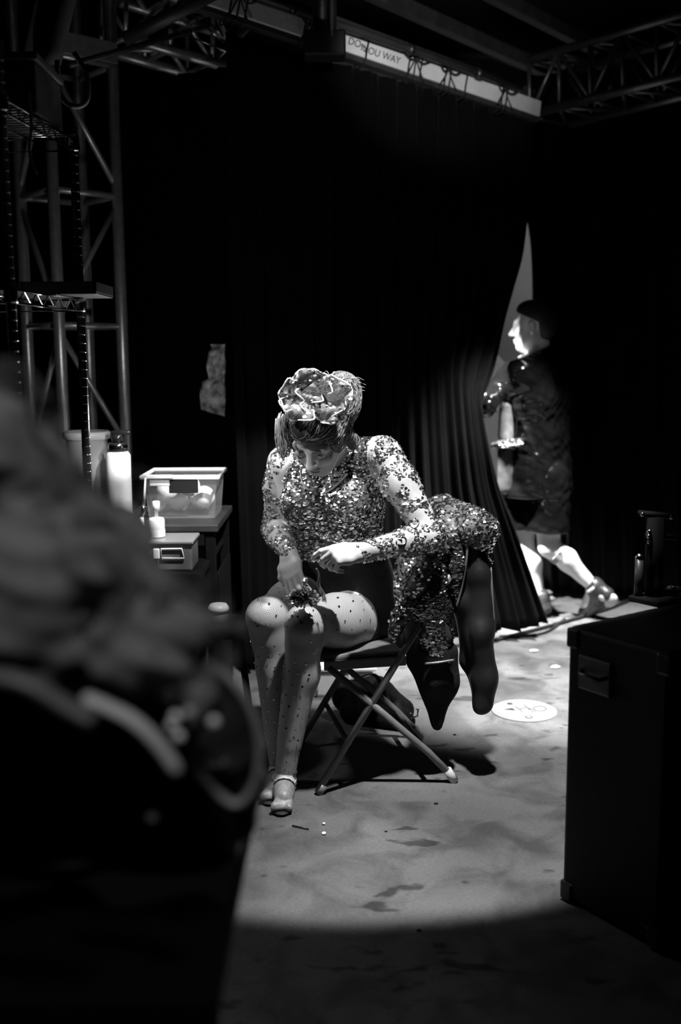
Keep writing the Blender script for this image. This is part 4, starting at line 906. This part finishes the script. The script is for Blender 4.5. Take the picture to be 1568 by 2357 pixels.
# flower headpiece: ruffled organza petals
HPC = T(.0, .035, .125)
FH = thing('flower_headpiece', 'sparkling translucent organza flower headpiece pinned over the woman\'s forehead', 'headpiece', HPC)
ORG = mat('smoke organza', .17, .4, alpha=.52, noise=.4, nscale=60); EDG = mat('bright organza edge', .8, .4)
pet = [((702, 872), (685, 840), .056, 0), ((672, 908), (640, 905), .060, 1), ((688, 935), (662, 985), .066, 2), ((745, 930), (742, 995), .074, 3), ((780, 905), (822, 888), .066, 4), ((770, 945), (805, 980), .058, 5), ((738, 880), (775, 850), .056, 7), ((715, 905), (700, 950), .05, 8)]
spp = []
for (c2_, e2_, rad, i) in pet:
    rr_ = random.Random(i + 30); c = at(735, 915, 3.085); cc_ = at(c2_[0], c2_[1], 3.045 + .045 * rr_.random()); ee = at(e2_[0], e2_[1], 3.02 + .03 * rr_.random())
    dr = (ee - cc_); dr.normalize(); sidev = dr.cross(V(0, -1, 0)).normalized()
    def petal(u, v, cc_=cc_, dr=dr, sidev=sidev, rad=rad, i=i):
        s_ = (v - .5) * 2; prof = math.sin(math.pi * min(1, .12 + .80 * u)) ** .6; ln_ = u * rad * 1.15 * (1 - .18 * s_ * s_)
        return cc_ - dr * rad * .45 + dr * ln_ + sidev * s_ * rad * (.80 + .10 * math.sin(9 * u + i)) * prof + V(0, -1, 0) * (.042 * math.sin(math.pi * u * .9) + .022 * s_ * s_ * u + .010 * math.sin(6 * s_ + i) * u + .005 * math.sin(15 * s_ + 2 * i) * u)
    pe_ = MB().grid(petal, 10, 14, .0009).build('petal', ORG, FH)
    ed = [petal(u / 8, 0) for u in range(2, 8)] + [petal(1, v / 14) for v in range(15)] + [petal(u / 8, 1) for u in range(7, 1, -1)]
    MB().tube(ed, .0022, 6).build('petal_edge', EDG, pe_)
    for _ in range(20): spp.append(petal(rr_.uniform(.15, 1), rr_.uniform(.02, .98)) + V(0, -.002, 0))
spp = np.array([list(q) for q in spp]); vs_, fs_ = sequin_mesh(spp, np.tile(np.array([0, -.7, .7]), (len(spp), 1)), .0033, .35, 0, 1.5); tag(link_mesh('glitter', vs_, fs_, SEQ, FH, None, False), kind='stuff')
MB().ball(at(738, 915, 3.06), .013, 12, 8, (1, .7, 1)).build('flower_centre', mat('gunmetal sequin', .12, .25, metal=1.0), FH)
# shoe straps and soles on her feet
for an, bl_, hl in ((ankL, ballL, heelL), (ankR, ballR, heelR)):
    c = lerp(an, bl_, .42); d = (bl_ - an).normalized(); x, y = frame_of(d)
    MB().tube([c + (x * math.cos(k * .524) + y * math.sin(k * .524)) * .033 for k in range(13)], .0028, 6).build('ankle_strap', BLACK, WOM)
    c = an; sq = []; nq = []
    for k in range(70):
        a_ = random.uniform(-1.2, 1.9); q = c + V(math.cos(a_) * .036, -math.sin(a_) * .036 * .6 - .012, random.uniform(-.025, .035)); sq.append(q); nq.append((q - c).normalized())
    vs_, fs_ = sequin_mesh(np.array(sq), np.array([list(q) for q in nq]), .0042, .35, 0, 1.5); tag(link_mesh('ankle_sequins', vs_, fs_, SEQ, WOM, None, False), kind='stuff')
    so = SDF(); so.ell((bl_.x - .005, bl_.y - .010, .008), (.033, .052, .008), None, .005); P, Q = so.mesh(.003, clip=lambda x, y, z: .0015 - z); link_mesh('shoe_sole', smooth_mesh(P, Q, 1), Q, BLACK, WOM)
    MB().tube([hl + V(0, .004, -.04), V(hl.x, hl.y + .012, .002)], [.014, .006], 8).build('shoe_heel', BLACK, WOM)
# glittery pompom with a short stem on her lap and the ribbon between her hands
pc = at(697, 1374, 3.0); PM = thing('tinsel_pompom', 'glittering tinsel pompom with a short stem resting on the woman\'s lap', 'pompom', pc - V(0, 0, .04))
tn = MB(); rt = random.Random(11)
for i in range(420):
    d = V(rt.gauss(0, 1), rt.gauss(0, .8), rt.gauss(0, .8)).normalized(); L = V(d.x * .048, d.y * .036, d.z * .030); side = d.cross(V(rt.random(), rt.random(), rt.random())).normalized() * .0022
    a = pc + L * .25; b = pc + L * rt.uniform(.85, 1.1) + V(0, 0, -.004); tn.add([a - side, a + side, b + side * 1.4, b - side * 1.4], [(0, 1, 2, 3)])
tag(tn.build('tinsel', mat('bright tinsel', .8, .22, metal=1.0), PM, None, False), kind='stuff')
MB().ball(pc, .026, 14, 10, (1.4, 1, .9)).build('core', mat('gunmetal sequin', .12, .25, metal=1.0), PM); e_1 = at(703, 1330, 3.0); MB().tube([pc + V(0, 0, .01), e_1], [.010, .006], 10).build('stem', mat('silver braid', .6, .3, metal=1, bump=.8, bscale=300), PM)
for k in range(5): MB().ball(lerp(pc + V(.01, -.02, .02), e_1, k / 5 + .1) + V(.004 * (-1) ** k, -.006, 0), .0045, 8, 6).build('bead', CHROME, PM)
g1 = at(728, 1308, 2.975); RBN = MB().grid(lambda u, v: lerp(g1, at(745, 1385, 3.02), u) + V((v - .5) * (.004 + .010 * u) + .004 * math.sin(9 * u), .004 * math.sin(8 * u + 3 * v), 0), 14, 4, .0006).build('ribbon', mat('sheer ribbon', .3, .4, alpha=.6), None, at(745, 1385, 3.02)); tag(RBN, 'thin sheer ribbon held between the woman\'s fingers', 'ribbon')
# ------------------------------------------------------------------ sequinned coat over the chair's back
Tn, Tf = A_at(topZ), A_at(topZ) + sd * CW
yN = Tn.y
CT = thing('sequin_coat', 'sequinned coat with a black lining draped over the folding chair\'s back', 'coat', (at(1110, 1655, yN).x, yN, at(1110, 1655, yN).z))
def wave(a, k1, k2):
    return lambda x, y, z: a * np.sin(k1 * x + 9 * y) * np.sin(k2 * z + 5 * x)
s = SDF(); s.cap(Tf + V(0, 0, .01), Tn + V(.0, .0, .012), .050, .056, .03)
s.chain([Tf + V(.03, .02, 0), Tf + V(.06, .03, -.12)], [.045, .05], .03); s.chain([Tf, A_at(.66) + sd * (CW - .03), A_at(.50) + sd * (CW - .03)], [.05, .05, .035], .03)
s.chain([Tn + V(.0, 0, .005), at(1108, 1225, yN), at(1112, 1300, yN + .02)], [.055, .045, .022], .03)
s.chain([at(1040, 1190, yN + .12), at(1012, 1240, yN - .01), at(968, 1330, yN - .035), at(920, 1420, yN - .035), at(905, 1474, yN - .02)], [.05, .040, .032, .027, .014], .02)
P, Q = s.mesh(.006, disp=wave(.004, 60, 55)); P = smooth_mesh(P, Q, 2); drape = link_mesh('coat_yoke', P, Q, mat('grey sequin ground', .10, .5, noise=.4, nscale=50), CT)
pts, nn = sample(P, Q, 5200); k = vnoise(pts, 14, 2) > -1.0; v1, f1 = sequin_mesh(pts[k], nn[k], .0046, .38, .002, 1.3); tag(link_mesh('sequins', v1, f1, SEQ, drape, None, False), kind='stuff')
s = SDF(); s.chain([at(1016, 1285, yN - .01), at(1000, 1340, yN - .02), at(986, 1400, yN - .02), at(1000, 1460, yN - .02), at(1012, 1512, yN - .015)], [.020, .034, .045, .043, .036], .03)
s.chain([at(1020, 1340, yN + .02), at(1005, 1410, yN + .02), at(1015, 1510, yN + .02)], [.03, .045, .036], .03)
P, Q = s.mesh(.006, disp=wave(.005, 45, 70)); P = smooth_mesh(P, Q, 2); slv = link_mesh('sequin_sleeve', P, Q, mat('black sequin ground', .03, .4), CT)
pts, nn = sample(P, Q, 5200); k = (vnoise(pts, 10, 6) > -.8) & (nn[:, 1] < .5); v1, f1 = sequin_mesh(pts[k], nn[k], .0034, .30, .0015, 2.0); tag(link_mesh('sequins', v1, f1, mat('dark silver sequin', .5, .25, metal=1.0), slv, None, False), kind='stuff')
MB().tube(bez([at(978, 1527, yN - .055), at(1010, 1524, yN - .06), at(1048, 1518, yN - .045)], 6), .006, 8, True, .6).build('cuff_band', SEQ, slv)
s = SDF(); s.chain([at(1058, 1235, yN + .0), at(1052, 1300, yN - .01), at(1050, 1370, yN)], [.026, .028, .014], .02)
P, Q = s.mesh(.006); fp = link_mesh('sequin_lapel', smooth_mesh(P, Q, 2), Q, mat('black sequin ground', .03, .4), CT)
pts, nn = sample(P, Q, 900); v1, f1 = sequin_mesh(pts, nn, .0034, .28, .0015, 1.8); tag(link_mesh('sequins', v1, f1, mat('dark silver sequin', .5, .25, metal=1.0), fp, None, False), kind='stuff')
MB().tube(bez([at(1076, 1228, yN - .035), at(1074, 1290, yN - .035), at(1064, 1350, yN - .02), at(1052, 1395, yN - .01)], 6), .004, 6).build('trim', mat('dull silver braid', .3, .4, metal=.6), fp)
s = SDF(); s.chain([at(1004, 1500, yN), at(1005, 1560, yN + .01), at(1004, 1668, yN + .02)], [.058, .050, .006], .03); s.chain([at(975, 1440, yN + .05), at(965, 1520, yN + .05), at(1000, 1650, yN + .03)], [.045, .036, .010], .04); s.chain([at(1030, 1500, yN + .03), at(1030, 1570, yN + .03), at(1006, 1668, yN + .02)], [.035, .03, .006], .04)
P, Q = s.mesh(.007, disp=wave(.004, 70, 20)); link_mesh('coat_skirt', smooth_mesh(P, Q, 2), Q, DARKCLOTH, CT)
s = SDF(); s.chain([at(1100, 1225, yN), at(1103, 1320, yN), at(1108, 1450, yN - .01), at(1114, 1560, yN), at(1113, 1622, yN)], [.032, .036, .040, .041, .034], .03); s.chain([at(1085, 1260, yN + .04), at(1072, 1380, yN + .04), at(1085, 1520, yN + .05), at(1105, 1600, yN + .04)], [.035, .045, .032, .02], .03)
P, Q = s.mesh(.007, disp=wave(.004, 60, 25)); link_mesh('lining_sleeve', smooth_mesh(P, Q, 2), Q, mat('charcoal satin', .010, .55), CT)
MB().tube(bez([at(1130, 1305, yN - .01), at(1133, 1360, yN - .02), at(1138, 1440, yN - .02)], 5), .004, 6).build('piping', mat('dull silver braid', .3, .4, metal=.6), CT)

# ------------------------------------------------------------------ man slipping through the curtain
MF = V(-.75, .66, 0).normalized(); ML = V(-.66, -.75, 0).normalized()
mhc = at(1224, 752, 5.45); mf = V(-.93, .34, -.08).normalized(); mu = (V(.05, 0, 1) - mf * mf.dot(V(.05, 0, 1))).normalized(); ml = mu.cross(mf)
mneck = at(1240, 822, 5.47); mcen = at(1246, 880, 5.46)
mshL, mshR = mneck + ML * .185 + V(0, 0, -.085), mneck - ML * .185 + V(0, 0, -.085)
mhip = at(1238, 1095, 5.47)
nel, nwr = at(1146, 905, 5.40), at(1120, 936, 5.17)
hpB, knB, anB = mhip + V(.03, -.07, -.03), at(1264, 1258, 5.36), at(1370, 1352, 5.34)
hpF, knF, anF = mhip + V(-.06, .05, -.03), at(1204, 1256, 5.47), at(1243, 1398, 5.42); anF.z = max(anF.z, .10)
def mtorso(s):
    w = [mhip, lerp(mhip, mneck, .33), lerp(mhip, mneck, .66), lerp(mhip, mneck, .86)]
    off = [.065, .06, .085, .09]; rr = [.118, .112, .118, .10]
    for g in (-1, 1): s.chain([w[i] + ML * off[i] * g for i in range(4)], rr, .05)
    for sh in (mshL, mshR): s.cap(mneck + V(0, 0, -.05), sh, .068, .066, .05)
    return s
def marms(s):
    s.chain([mshL, lerp(mshL, nel, .5), nel], [.068, .062, .05], .03); s.chain([nel, nwr], [.048, .038], .03)
    e2, w2_ = mshR + V(.06, .02, -.27), mshR + V(-.02, .14, -.45); s.chain([mshR, lerp(mshR, e2, .5), e2], [.068, .062, .05], .03); s.chain([e2, w2_], [.048, .04], .03)
    return s
def mlegs(s):
    for hp_2, kn, an in ((hpB, knB, anB), (hpF, knF, anF)):
        s.chain([hp_2, lerp(hp_2, kn, .5), kn], [.088, .076, .054], .04); d = (an - kn).normalized(); bk = V(.75, -.5, .3); bk = (bk - d * bk.dot(d)).normalized()
        s.chain([kn, lerp(kn, an, .4), an], [.050, .042, .032], .03); s.chain([lerp(kn, an, .1) + bk * .012, lerp(kn, an, .33) + bk * .026, lerp(kn, an, .75) + bk * .004], [.036, .044, .026], .03)
    return s
ms = mlegs(marms(mtorso(SDF())))
heel = at(1398, 1368, 5.30); toeB = at(1346, 1426, 5.42); toeB.z = max(.02, toeB.z)
toeF = anF + MF * .17; toeF.z = .035
ms.chain([anB, heel + V(-.02, 0, -.01)], [.034, .03], .02); ms.chain([anB, lerp(anB, toeB, .6), toeB], [.036, .034, .026], .02); ms.chain([anF, V(anF.x, anF.y, .05) - MF * .03], [.036, .034], .02); ms.chain([V(anF.x, anF.y, .06), toeF], [.036, .028], .02)
ms.cap(mhc - mu * .05 - mf * .02, mneck, .056, .066, .03)
Tm = lambda a, b, c: mhc + ml * a + mf * b + mu * c
mh = SDF(); axm = (ml, mf, mu)
mh.ell(Tm(0, -.022, .03), (.077, .097, .088), axm, .03); mh.ell(Tm(0, .03, -.035), (.060, .058, .076), axm, .03); mh.ell(Tm(0, .052, -.098), (.032, .026, .024), axm, .03)
for g in (-1, 1):
    mh.cap(Tm(.05 * g, -.008, -.055), Tm(.018 * g, .055, -.098), .022, .02, .03); mh.ell(Tm(.040 * g, .058, -.03), (.024, .018, .020), axm, .02)
    mh.ell(Tm(.032 * g, .092, .004), (.016, .011, .010), axm, .012, True); mh.ell(Tm(.032 * g, .076, .003), (.013, .0125, .0125), axm, .003)
    mh.ell(Tm(.078 * g, -.014, -.008), (.008, .020, .034), axm, .006); mh.ell(Tm(.088 * g, -.010, -.006), (.006, .010, .018), axm, .006, True); mh.ell(Tm(.012 * g, .092, -.036), (.009, .009, .007), axm, .006)
mh.cap(Tm(.042, .066, .024), Tm(-.042, .066, .024), .018, .018, .02); mh.cap(Tm(0, .082, .012), Tm(0, .110, -.030), .009, .012, .012); mh.ell(Tm(0, .088, -.062), (.022, .011, .007), axm, .006); mh.ell(Tm(0, .086, -.074), (.02, .011, .008), axm, .006); mh.ell(Tm(0, .102, -.068), (.02, .012, .0016), axm, .003, True)
mh.cap(Tm(0, -.03, -.06), mneck, .056, .066, .03)
mhand, _, _ = hand_sdf(nwr, V(-.35, .25, .30), V(.3, -.9, .1), [(.2, .3, .2)] * 4, -1, .01, None, 1.05)
PM1 = ms.mesh(.009); PM2 = mh.mesh(.004); PM3 = mhand.mesh(.0035)
MAN = thing('person', 'man in a glossy black jacket and shorts striding through the curtain gap', 'person', (mhip.x, mhip.y, 0))
P, Q = join((smooth_mesh(*PM1, 3), PM1[1]), (smooth_mesh(*PM2, 1), PM2[1]), PM3); mbody = link_mesh('body', P, Q, mat('pale skin', .62, .5, noise=.06, nscale=14), MAN)
for g in (-1, 1): MB().tube([Tm(.014 * g, .090, .020), Tm(.034 * g, .086, .025), Tm(.053 * g, .070, .019)], [.003, .0035, .002], 6).build('eyebrow', HAIRM, mbody)
# hair
mhs = SDF(); mhs.ell(Tm(0, -.030, .042), (.085, .101, .092), axm, .03); mhs.ell(Tm(0, -.055, -.01), (.076, .070, .075), axm, .03); mhs.ell(Tm(0, .015, .092), (.06, .055, .04), axm, .03)
c0 = Tm(0, .0, 0)
def mclip(x, y, z):
    a = (x - c0.x) * mf.x + (y - c0.y) * mf.y + (z - c0.z) * mf.z; b = (x - c0.x) * mu.x + (y - c0.y) * mu.y + (z - c0.z) * mu.z
    return np.minimum(a + .050, .042 - b + .55 * a)
P, Q = mhs.mesh(.005, clip=mclip); mhair = link_mesh('hair', smooth_mesh(P, Q, 2), Q, mat('black hair', .012, .5, noise=.4, nscale=80, bump=.4, bscale=150), MAN)
# jacket, shorts
def wrinkle(x, y, z): return .0045 * np.sin(24 * z + 22 * x + 3 * np.sin(25 * x + 19 * y)) * np.sin(17 * x + 31 * y + 8 * np.sin(14 * z)) + .0015 * np.sin(90 * z + 60 * x + 5 * np.sin(31 * z + 20 * y))
zt_ = mhip.z - .10; ztop = at(1240, 803, 5.45).z
jk = marms(mtorso(SDF())); jk.chain([mneck + V(0, 0, -.04), mneck + V(0, 0, .012)], [.085, .075], .03); 
for g in (-1, 1): jk.chain([mhip + ML * .07 * g + V(0, 0, .06), mhip + ML * .085 * g + V(0, 0, -.08)], [.118, .128], .04)
P, Q = jk.mesh(.008, inflate=.016, disp=wrinkle, clip=lambda x, y, z: np.maximum(np.maximum(zt_ - z, z - ztop - .35 * (x - mneck.x)), -((x - nwr.x) * -.35 + (y - nwr.y) * -.3 + (z - nwr.z) * -.4) * 0 - 1))
P = smooth_mesh(P, Q, 1); jacket = link_mesh('jacket', P, Q, VINYL, MAN)
sh_ = SDF()
for hp_2, kn in ((hpB, knB), (hpF, knF)): sh_.chain([hp_2 + V(0, 0, .02), lerp(hp_2, kn, .78)], [.112, .098], .03)
P, Q = sh_.mesh(.008, inflate=.012, disp=wrinkle, clip=lambda x, y, z: np.maximum(at(1240, 1222, 5.4).z - z, 0 * z - 1) + 0 * x); link_mesh('shorts', smooth_mesh(P, Q, 1), Q, VINYL, MAN)
# pale shirt front, sequinned waistband, socks, shoes
s = SDF(); s.chain([at(1166, 935, 5.34), at(1164, 1005, 5.34)], [.035, .04], .02); P, Q = s.mesh(.006); link_mesh('shirt_front', smooth_mesh(P, Q, 2), Q, mat('grey satin shirt', .16, .5, noise=.3, nscale=30), MAN)
s = SDF(); s.chain([at(1163, 1040, 5.34), at(1166, 1120, 5.36)], [.04, .045], .02); P, Q = s.mesh(.006); link_mesh('shirt_tail', smooth_mesh(P, Q, 2), Q, mat('dark satin', .05, .45, noise=.3, nscale=30), MAN)
wb = bez([at(1137, 1026, 5.34), at(1155, 1021, 5.29), at(1178, 1018, 5.28), at(1198, 1017, 5.30)], 6); wbo = MB().tube(wb, .022, 10, True, .8).build('waistband', mat('pale sequin cloth', .26, .4, noise=.2, nscale=120), MAN)
pw = np.array([list(q + V(random.uniform(-.006, .006), -.02, random.uniform(-.018, .018))) for q in wb for _ in range(12)]); v1, f1 = sequin_mesh(pw, np.tile([0, -1.0, .3], (len(pw), 1)), .005, .3, .002); tag(link_mesh('sequins', v1, f1, SEQ, wbo, None, False), kind='stuff')
def ringpts(c, d, r):
    x, y = frame_of(d); return [c + (x * math.cos(k * .349) + y * math.sin(k * .349)) * r for k in range(19)]
SOCK = mat('white knit sock', .70, .8, bump=.3, bscale=300); GART = mat('grey elastic', .28, .8)
dB = (anB - knB).normalized(); dF = (anF - knF).normalized()
for kk_ in range(3): MB().tube(ringpts(knB + dB * (.045 + .013 * kk_) + V(.008, -.004, 0), dB, .056 - .001 * kk_), .0045, 6).build('garter_band', GART, MAN)
MB().tube(ringpts(knF + dF * .02, dF, .053), .004, 6).build('garter_band', mat('black elastic', .03, .7), MAN); MB().tube(ringpts(knF + dF * .0, dF, .054), .004, 6).build('garter_band', GART, MAN)
MB().tube(ringpts(anB - dB * .015, dB, .040), .010, 8).build('sock_cuff', SOCK, MAN)
for an, hl, to in ((anB, heel, toeB), (anF, V(anF.x, anF.y, .05) - MF * .03, toeF)):
    s = SDF(); s.chain([an + (an - lerp(hl, to, .4)) * .15, lerp(hl, to, .35), to], [.045, .045, .036], .02); s.cap(an, hl, .043, .038, .02); P, Q = s.mesh(.006); sho = link_mesh('shoe', smooth_mesh(P, Q, 2), Q, mat('scuffed black leather', .03, .35, noise=.4, nscale=30, bump=.4, bscale=60), MAN)
    if an is anB:
        s = SDF(); dd = (to - hl).normalized(); nsl = V(.72, -.35, -.28); s.ell(hl + V(.012, -.008, -.03), (.050, .022, .036), (dd, nsl.cross(dd), dd.cross(nsl.cross(dd))), .01); P, Q = s.mesh(.004); link_mesh('pale_sole', smooth_mesh(P, Q, 1), Q, mat('pale rubber', .5, .6), sho)
    else: MB().box((to + V(hl.x, hl.y, 0)) / 2 * 1.0 + V(0, 0, -(to.z) / 2 + .006), (.25, .07, .012), Matrix.Rotation(math.atan2(MF.y, MF.x), 3, 'Z'), .004).build('sole', BLACK, sho, None, False)
# ------------------------------------------------------------------ foreground: bag stuffed with tulle on a black counter
BY = 1.12; cz = at(300, 2020, BY).z
KBL = mat('matt black board', .003, .8, spec=.1)
KT = thing('counter', 'black counter carrying the leather bag in the dark near left corner', 'counter', (-.62, 1.08, 0))
MB().box((-.62, 1.10, cz - .02), (1.00, .42, .04), None, .005).build('counter_top', KBL, KT, None, False); MB().box((-.64, 1.12, (cz - .04) / 2), (.94, .36, cz - .04), None, .004).build('cabinet', KBL, KT, None, False)
BG = thing('leather_bag', 'large dark leather bag with looped handles in the blurred left foreground', 'bag', at(250, 2020, BY))
s = SDF()
s.chain([at(-250, 1690, BY), at(470, 1690, BY)], [.075, .060], .04); s.chain([at(-250, 1800, BY), at(470, 1800, BY)], [.085, .068], .04); s.chain([at(-250, 1900, BY), at(460, 1905, BY)], [.060, .050], .04)
s.chain([at(-250, 1600, BY), at(380, 1600, BY)], [.055, .05], .04)
P, Q = s.mesh(.008, disp=lambda x, y, z: .006 * np.sin(40 * x + 5 * np.sin(30 * z)) * np.sin(33 * z + 10 * x), clip=lambda x, y, z: cz + .002 - z); link_mesh('bag_body', smooth_mesh(P, Q, 2), Q, LEATHER, BG)
HND = mat('worn leather handle', .34, .3, coat=.3, noise=.2, nscale=20)
HY = 0.97
MB().tube(bez([at(x, y, HY) for x, y in ((418, 1535), (430, 1522), (480, 1530), (540, 1575), (582, 1645), (598, 1730), (584, 1810), (548, 1850), (508, 1832), (465, 1785), (425, 1735))], 6), .0065, 10, True, .7).build('ring_handle', HND, BG)
MB().tube(bez([at(x, y, .85) for x, y in ((190, 1605), (250, 1630), (310, 1662), (365, 1715), (412, 1782))], 6), [.005] + [.0095] * 23 + [.004], 10, True, .6).build('shoulder_strap', mat('pale worn leather strap', .62, .35, coat=.3, noise=.15, nscale=20), BG)
MB().tube(bez([at(x, y, .80) for x, y in ((-60, 1555), (20, 1562), (80, 1582), (150, 1625), (215, 1660))], 6), .0115, 10, True, .6).build('shoulder_strap', mat('dull leather strap', .10, .45, noise=.2), BG)
for (px, py) in ((404, 1651), (396, 1671), (411, 1696), (436, 1640), (492, 1662)): MB().ball(at(px, py, .90), .0055, 10, 8).build('metal_ring_bead', mat('pale bead glint', .9, .25, coat=.5), BG)  # pale non-metal colour stands in for the glints off the metal beads
MB().ball(at(350, 1880, .98), .006, 12, 8).build('stud', mat('pale bead glint', .9, .25, coat=.5), BG)  # same pale colour, painted in for the stud's glint
for pts_ in (((0, 1850), (200, 1795), (400, 1760)), ((0, 2000), (250, 1985), (480, 1930)), ((150, 1830), (260, 1780), (330, 1750))): MB().tube(bez([at(x, y, 1.025) for x, y in pts_], 6), .004, 8).build('seam_piping', LEATHER, BG)
s = SDF(); s.cap(at(420, 1660, 1.06), at(455, 1600, 1.07), .02, .024, .01); P, Q = s.mesh(.004); link_mesh('side_pocket', P, Q, mat('grey suede', .16, .7, noise=.3, nscale=60), BG)
# tulle
TU = mat('grey tulle', .15, .85, noise=.25, nscale=9, sheen=.2)
HT = thing('tulle_heap', 'big fluffy heap of grey tulle stuffed in the leather bag, out of focus', 'tulle', at(200, 1600, .98))
s = SDF(); rt = random.Random(21)
outline = [(-40, 1000, 120), (50, 1090, 115), (120, 1190, 120), (190, 1270, 120), (265, 1290, 85), (50, 1300, 160), (150, 1400, 160), (295, 1390, 100), (365, 1400, 90), (420, 1440, 65), (455, 1455, 45), (90, 1520, 150), (290, 1510, 105), (390, 1500, 65), (215, 1190, 60), (285, 1215, 50), (20, 1420, 170)]
for (x, y, rp) in outline:
    Yq = .93 + rt.uniform(-.05, .07); r = rp * Yq / FPX; s.ell(at(x, y, Yq), (r * rt.uniform(.9, 1.0), r * .8, r * rt.uniform(.9, 1.0)), None, .03)
P, Q = s.mesh(.007, disp=lambda x, y, z: 0.006 * np.sin(60 * x + 25 * z + 4 * np.sin(31 * z)) * np.sin(45 * y + 52 * z + 3 * np.sin(40 * x)) + .004 * np.sin(150 * x + 90 * z) * np.sin(120 * z - 60 * x)); link_mesh('tulle_mound', smooth_mesh(P, Q, 1), Q, TU, HT)
for i, (x, y) in enumerate(((40, 960), (120, 1080), (210, 1150), (290, 1190), (390, 1330), (450, 1390), (200, 1300), (330, 1420), (480, 1440), (120, 1220), (280, 1540), (400, 1500))):
    c = at(x, y, .90 + .02 * rt.random()); a0 = rt.uniform(0, 6.28); R_ = rt.uniform(.022, .036)
    MB().grid(lambda u, v: c + V(math.cos(a0 + 4.6 * v) * R_ * (.3 + u), -.02 * u + .008 * math.sin(20 * v), math.sin(a0 + 4.6 * v) * R_ * (.3 + u) + .006 * math.sin(17 * v)), 6, 36, .0008).build('ruffle', mat('sheer tulle', .16, .8, alpha=.3), HT)
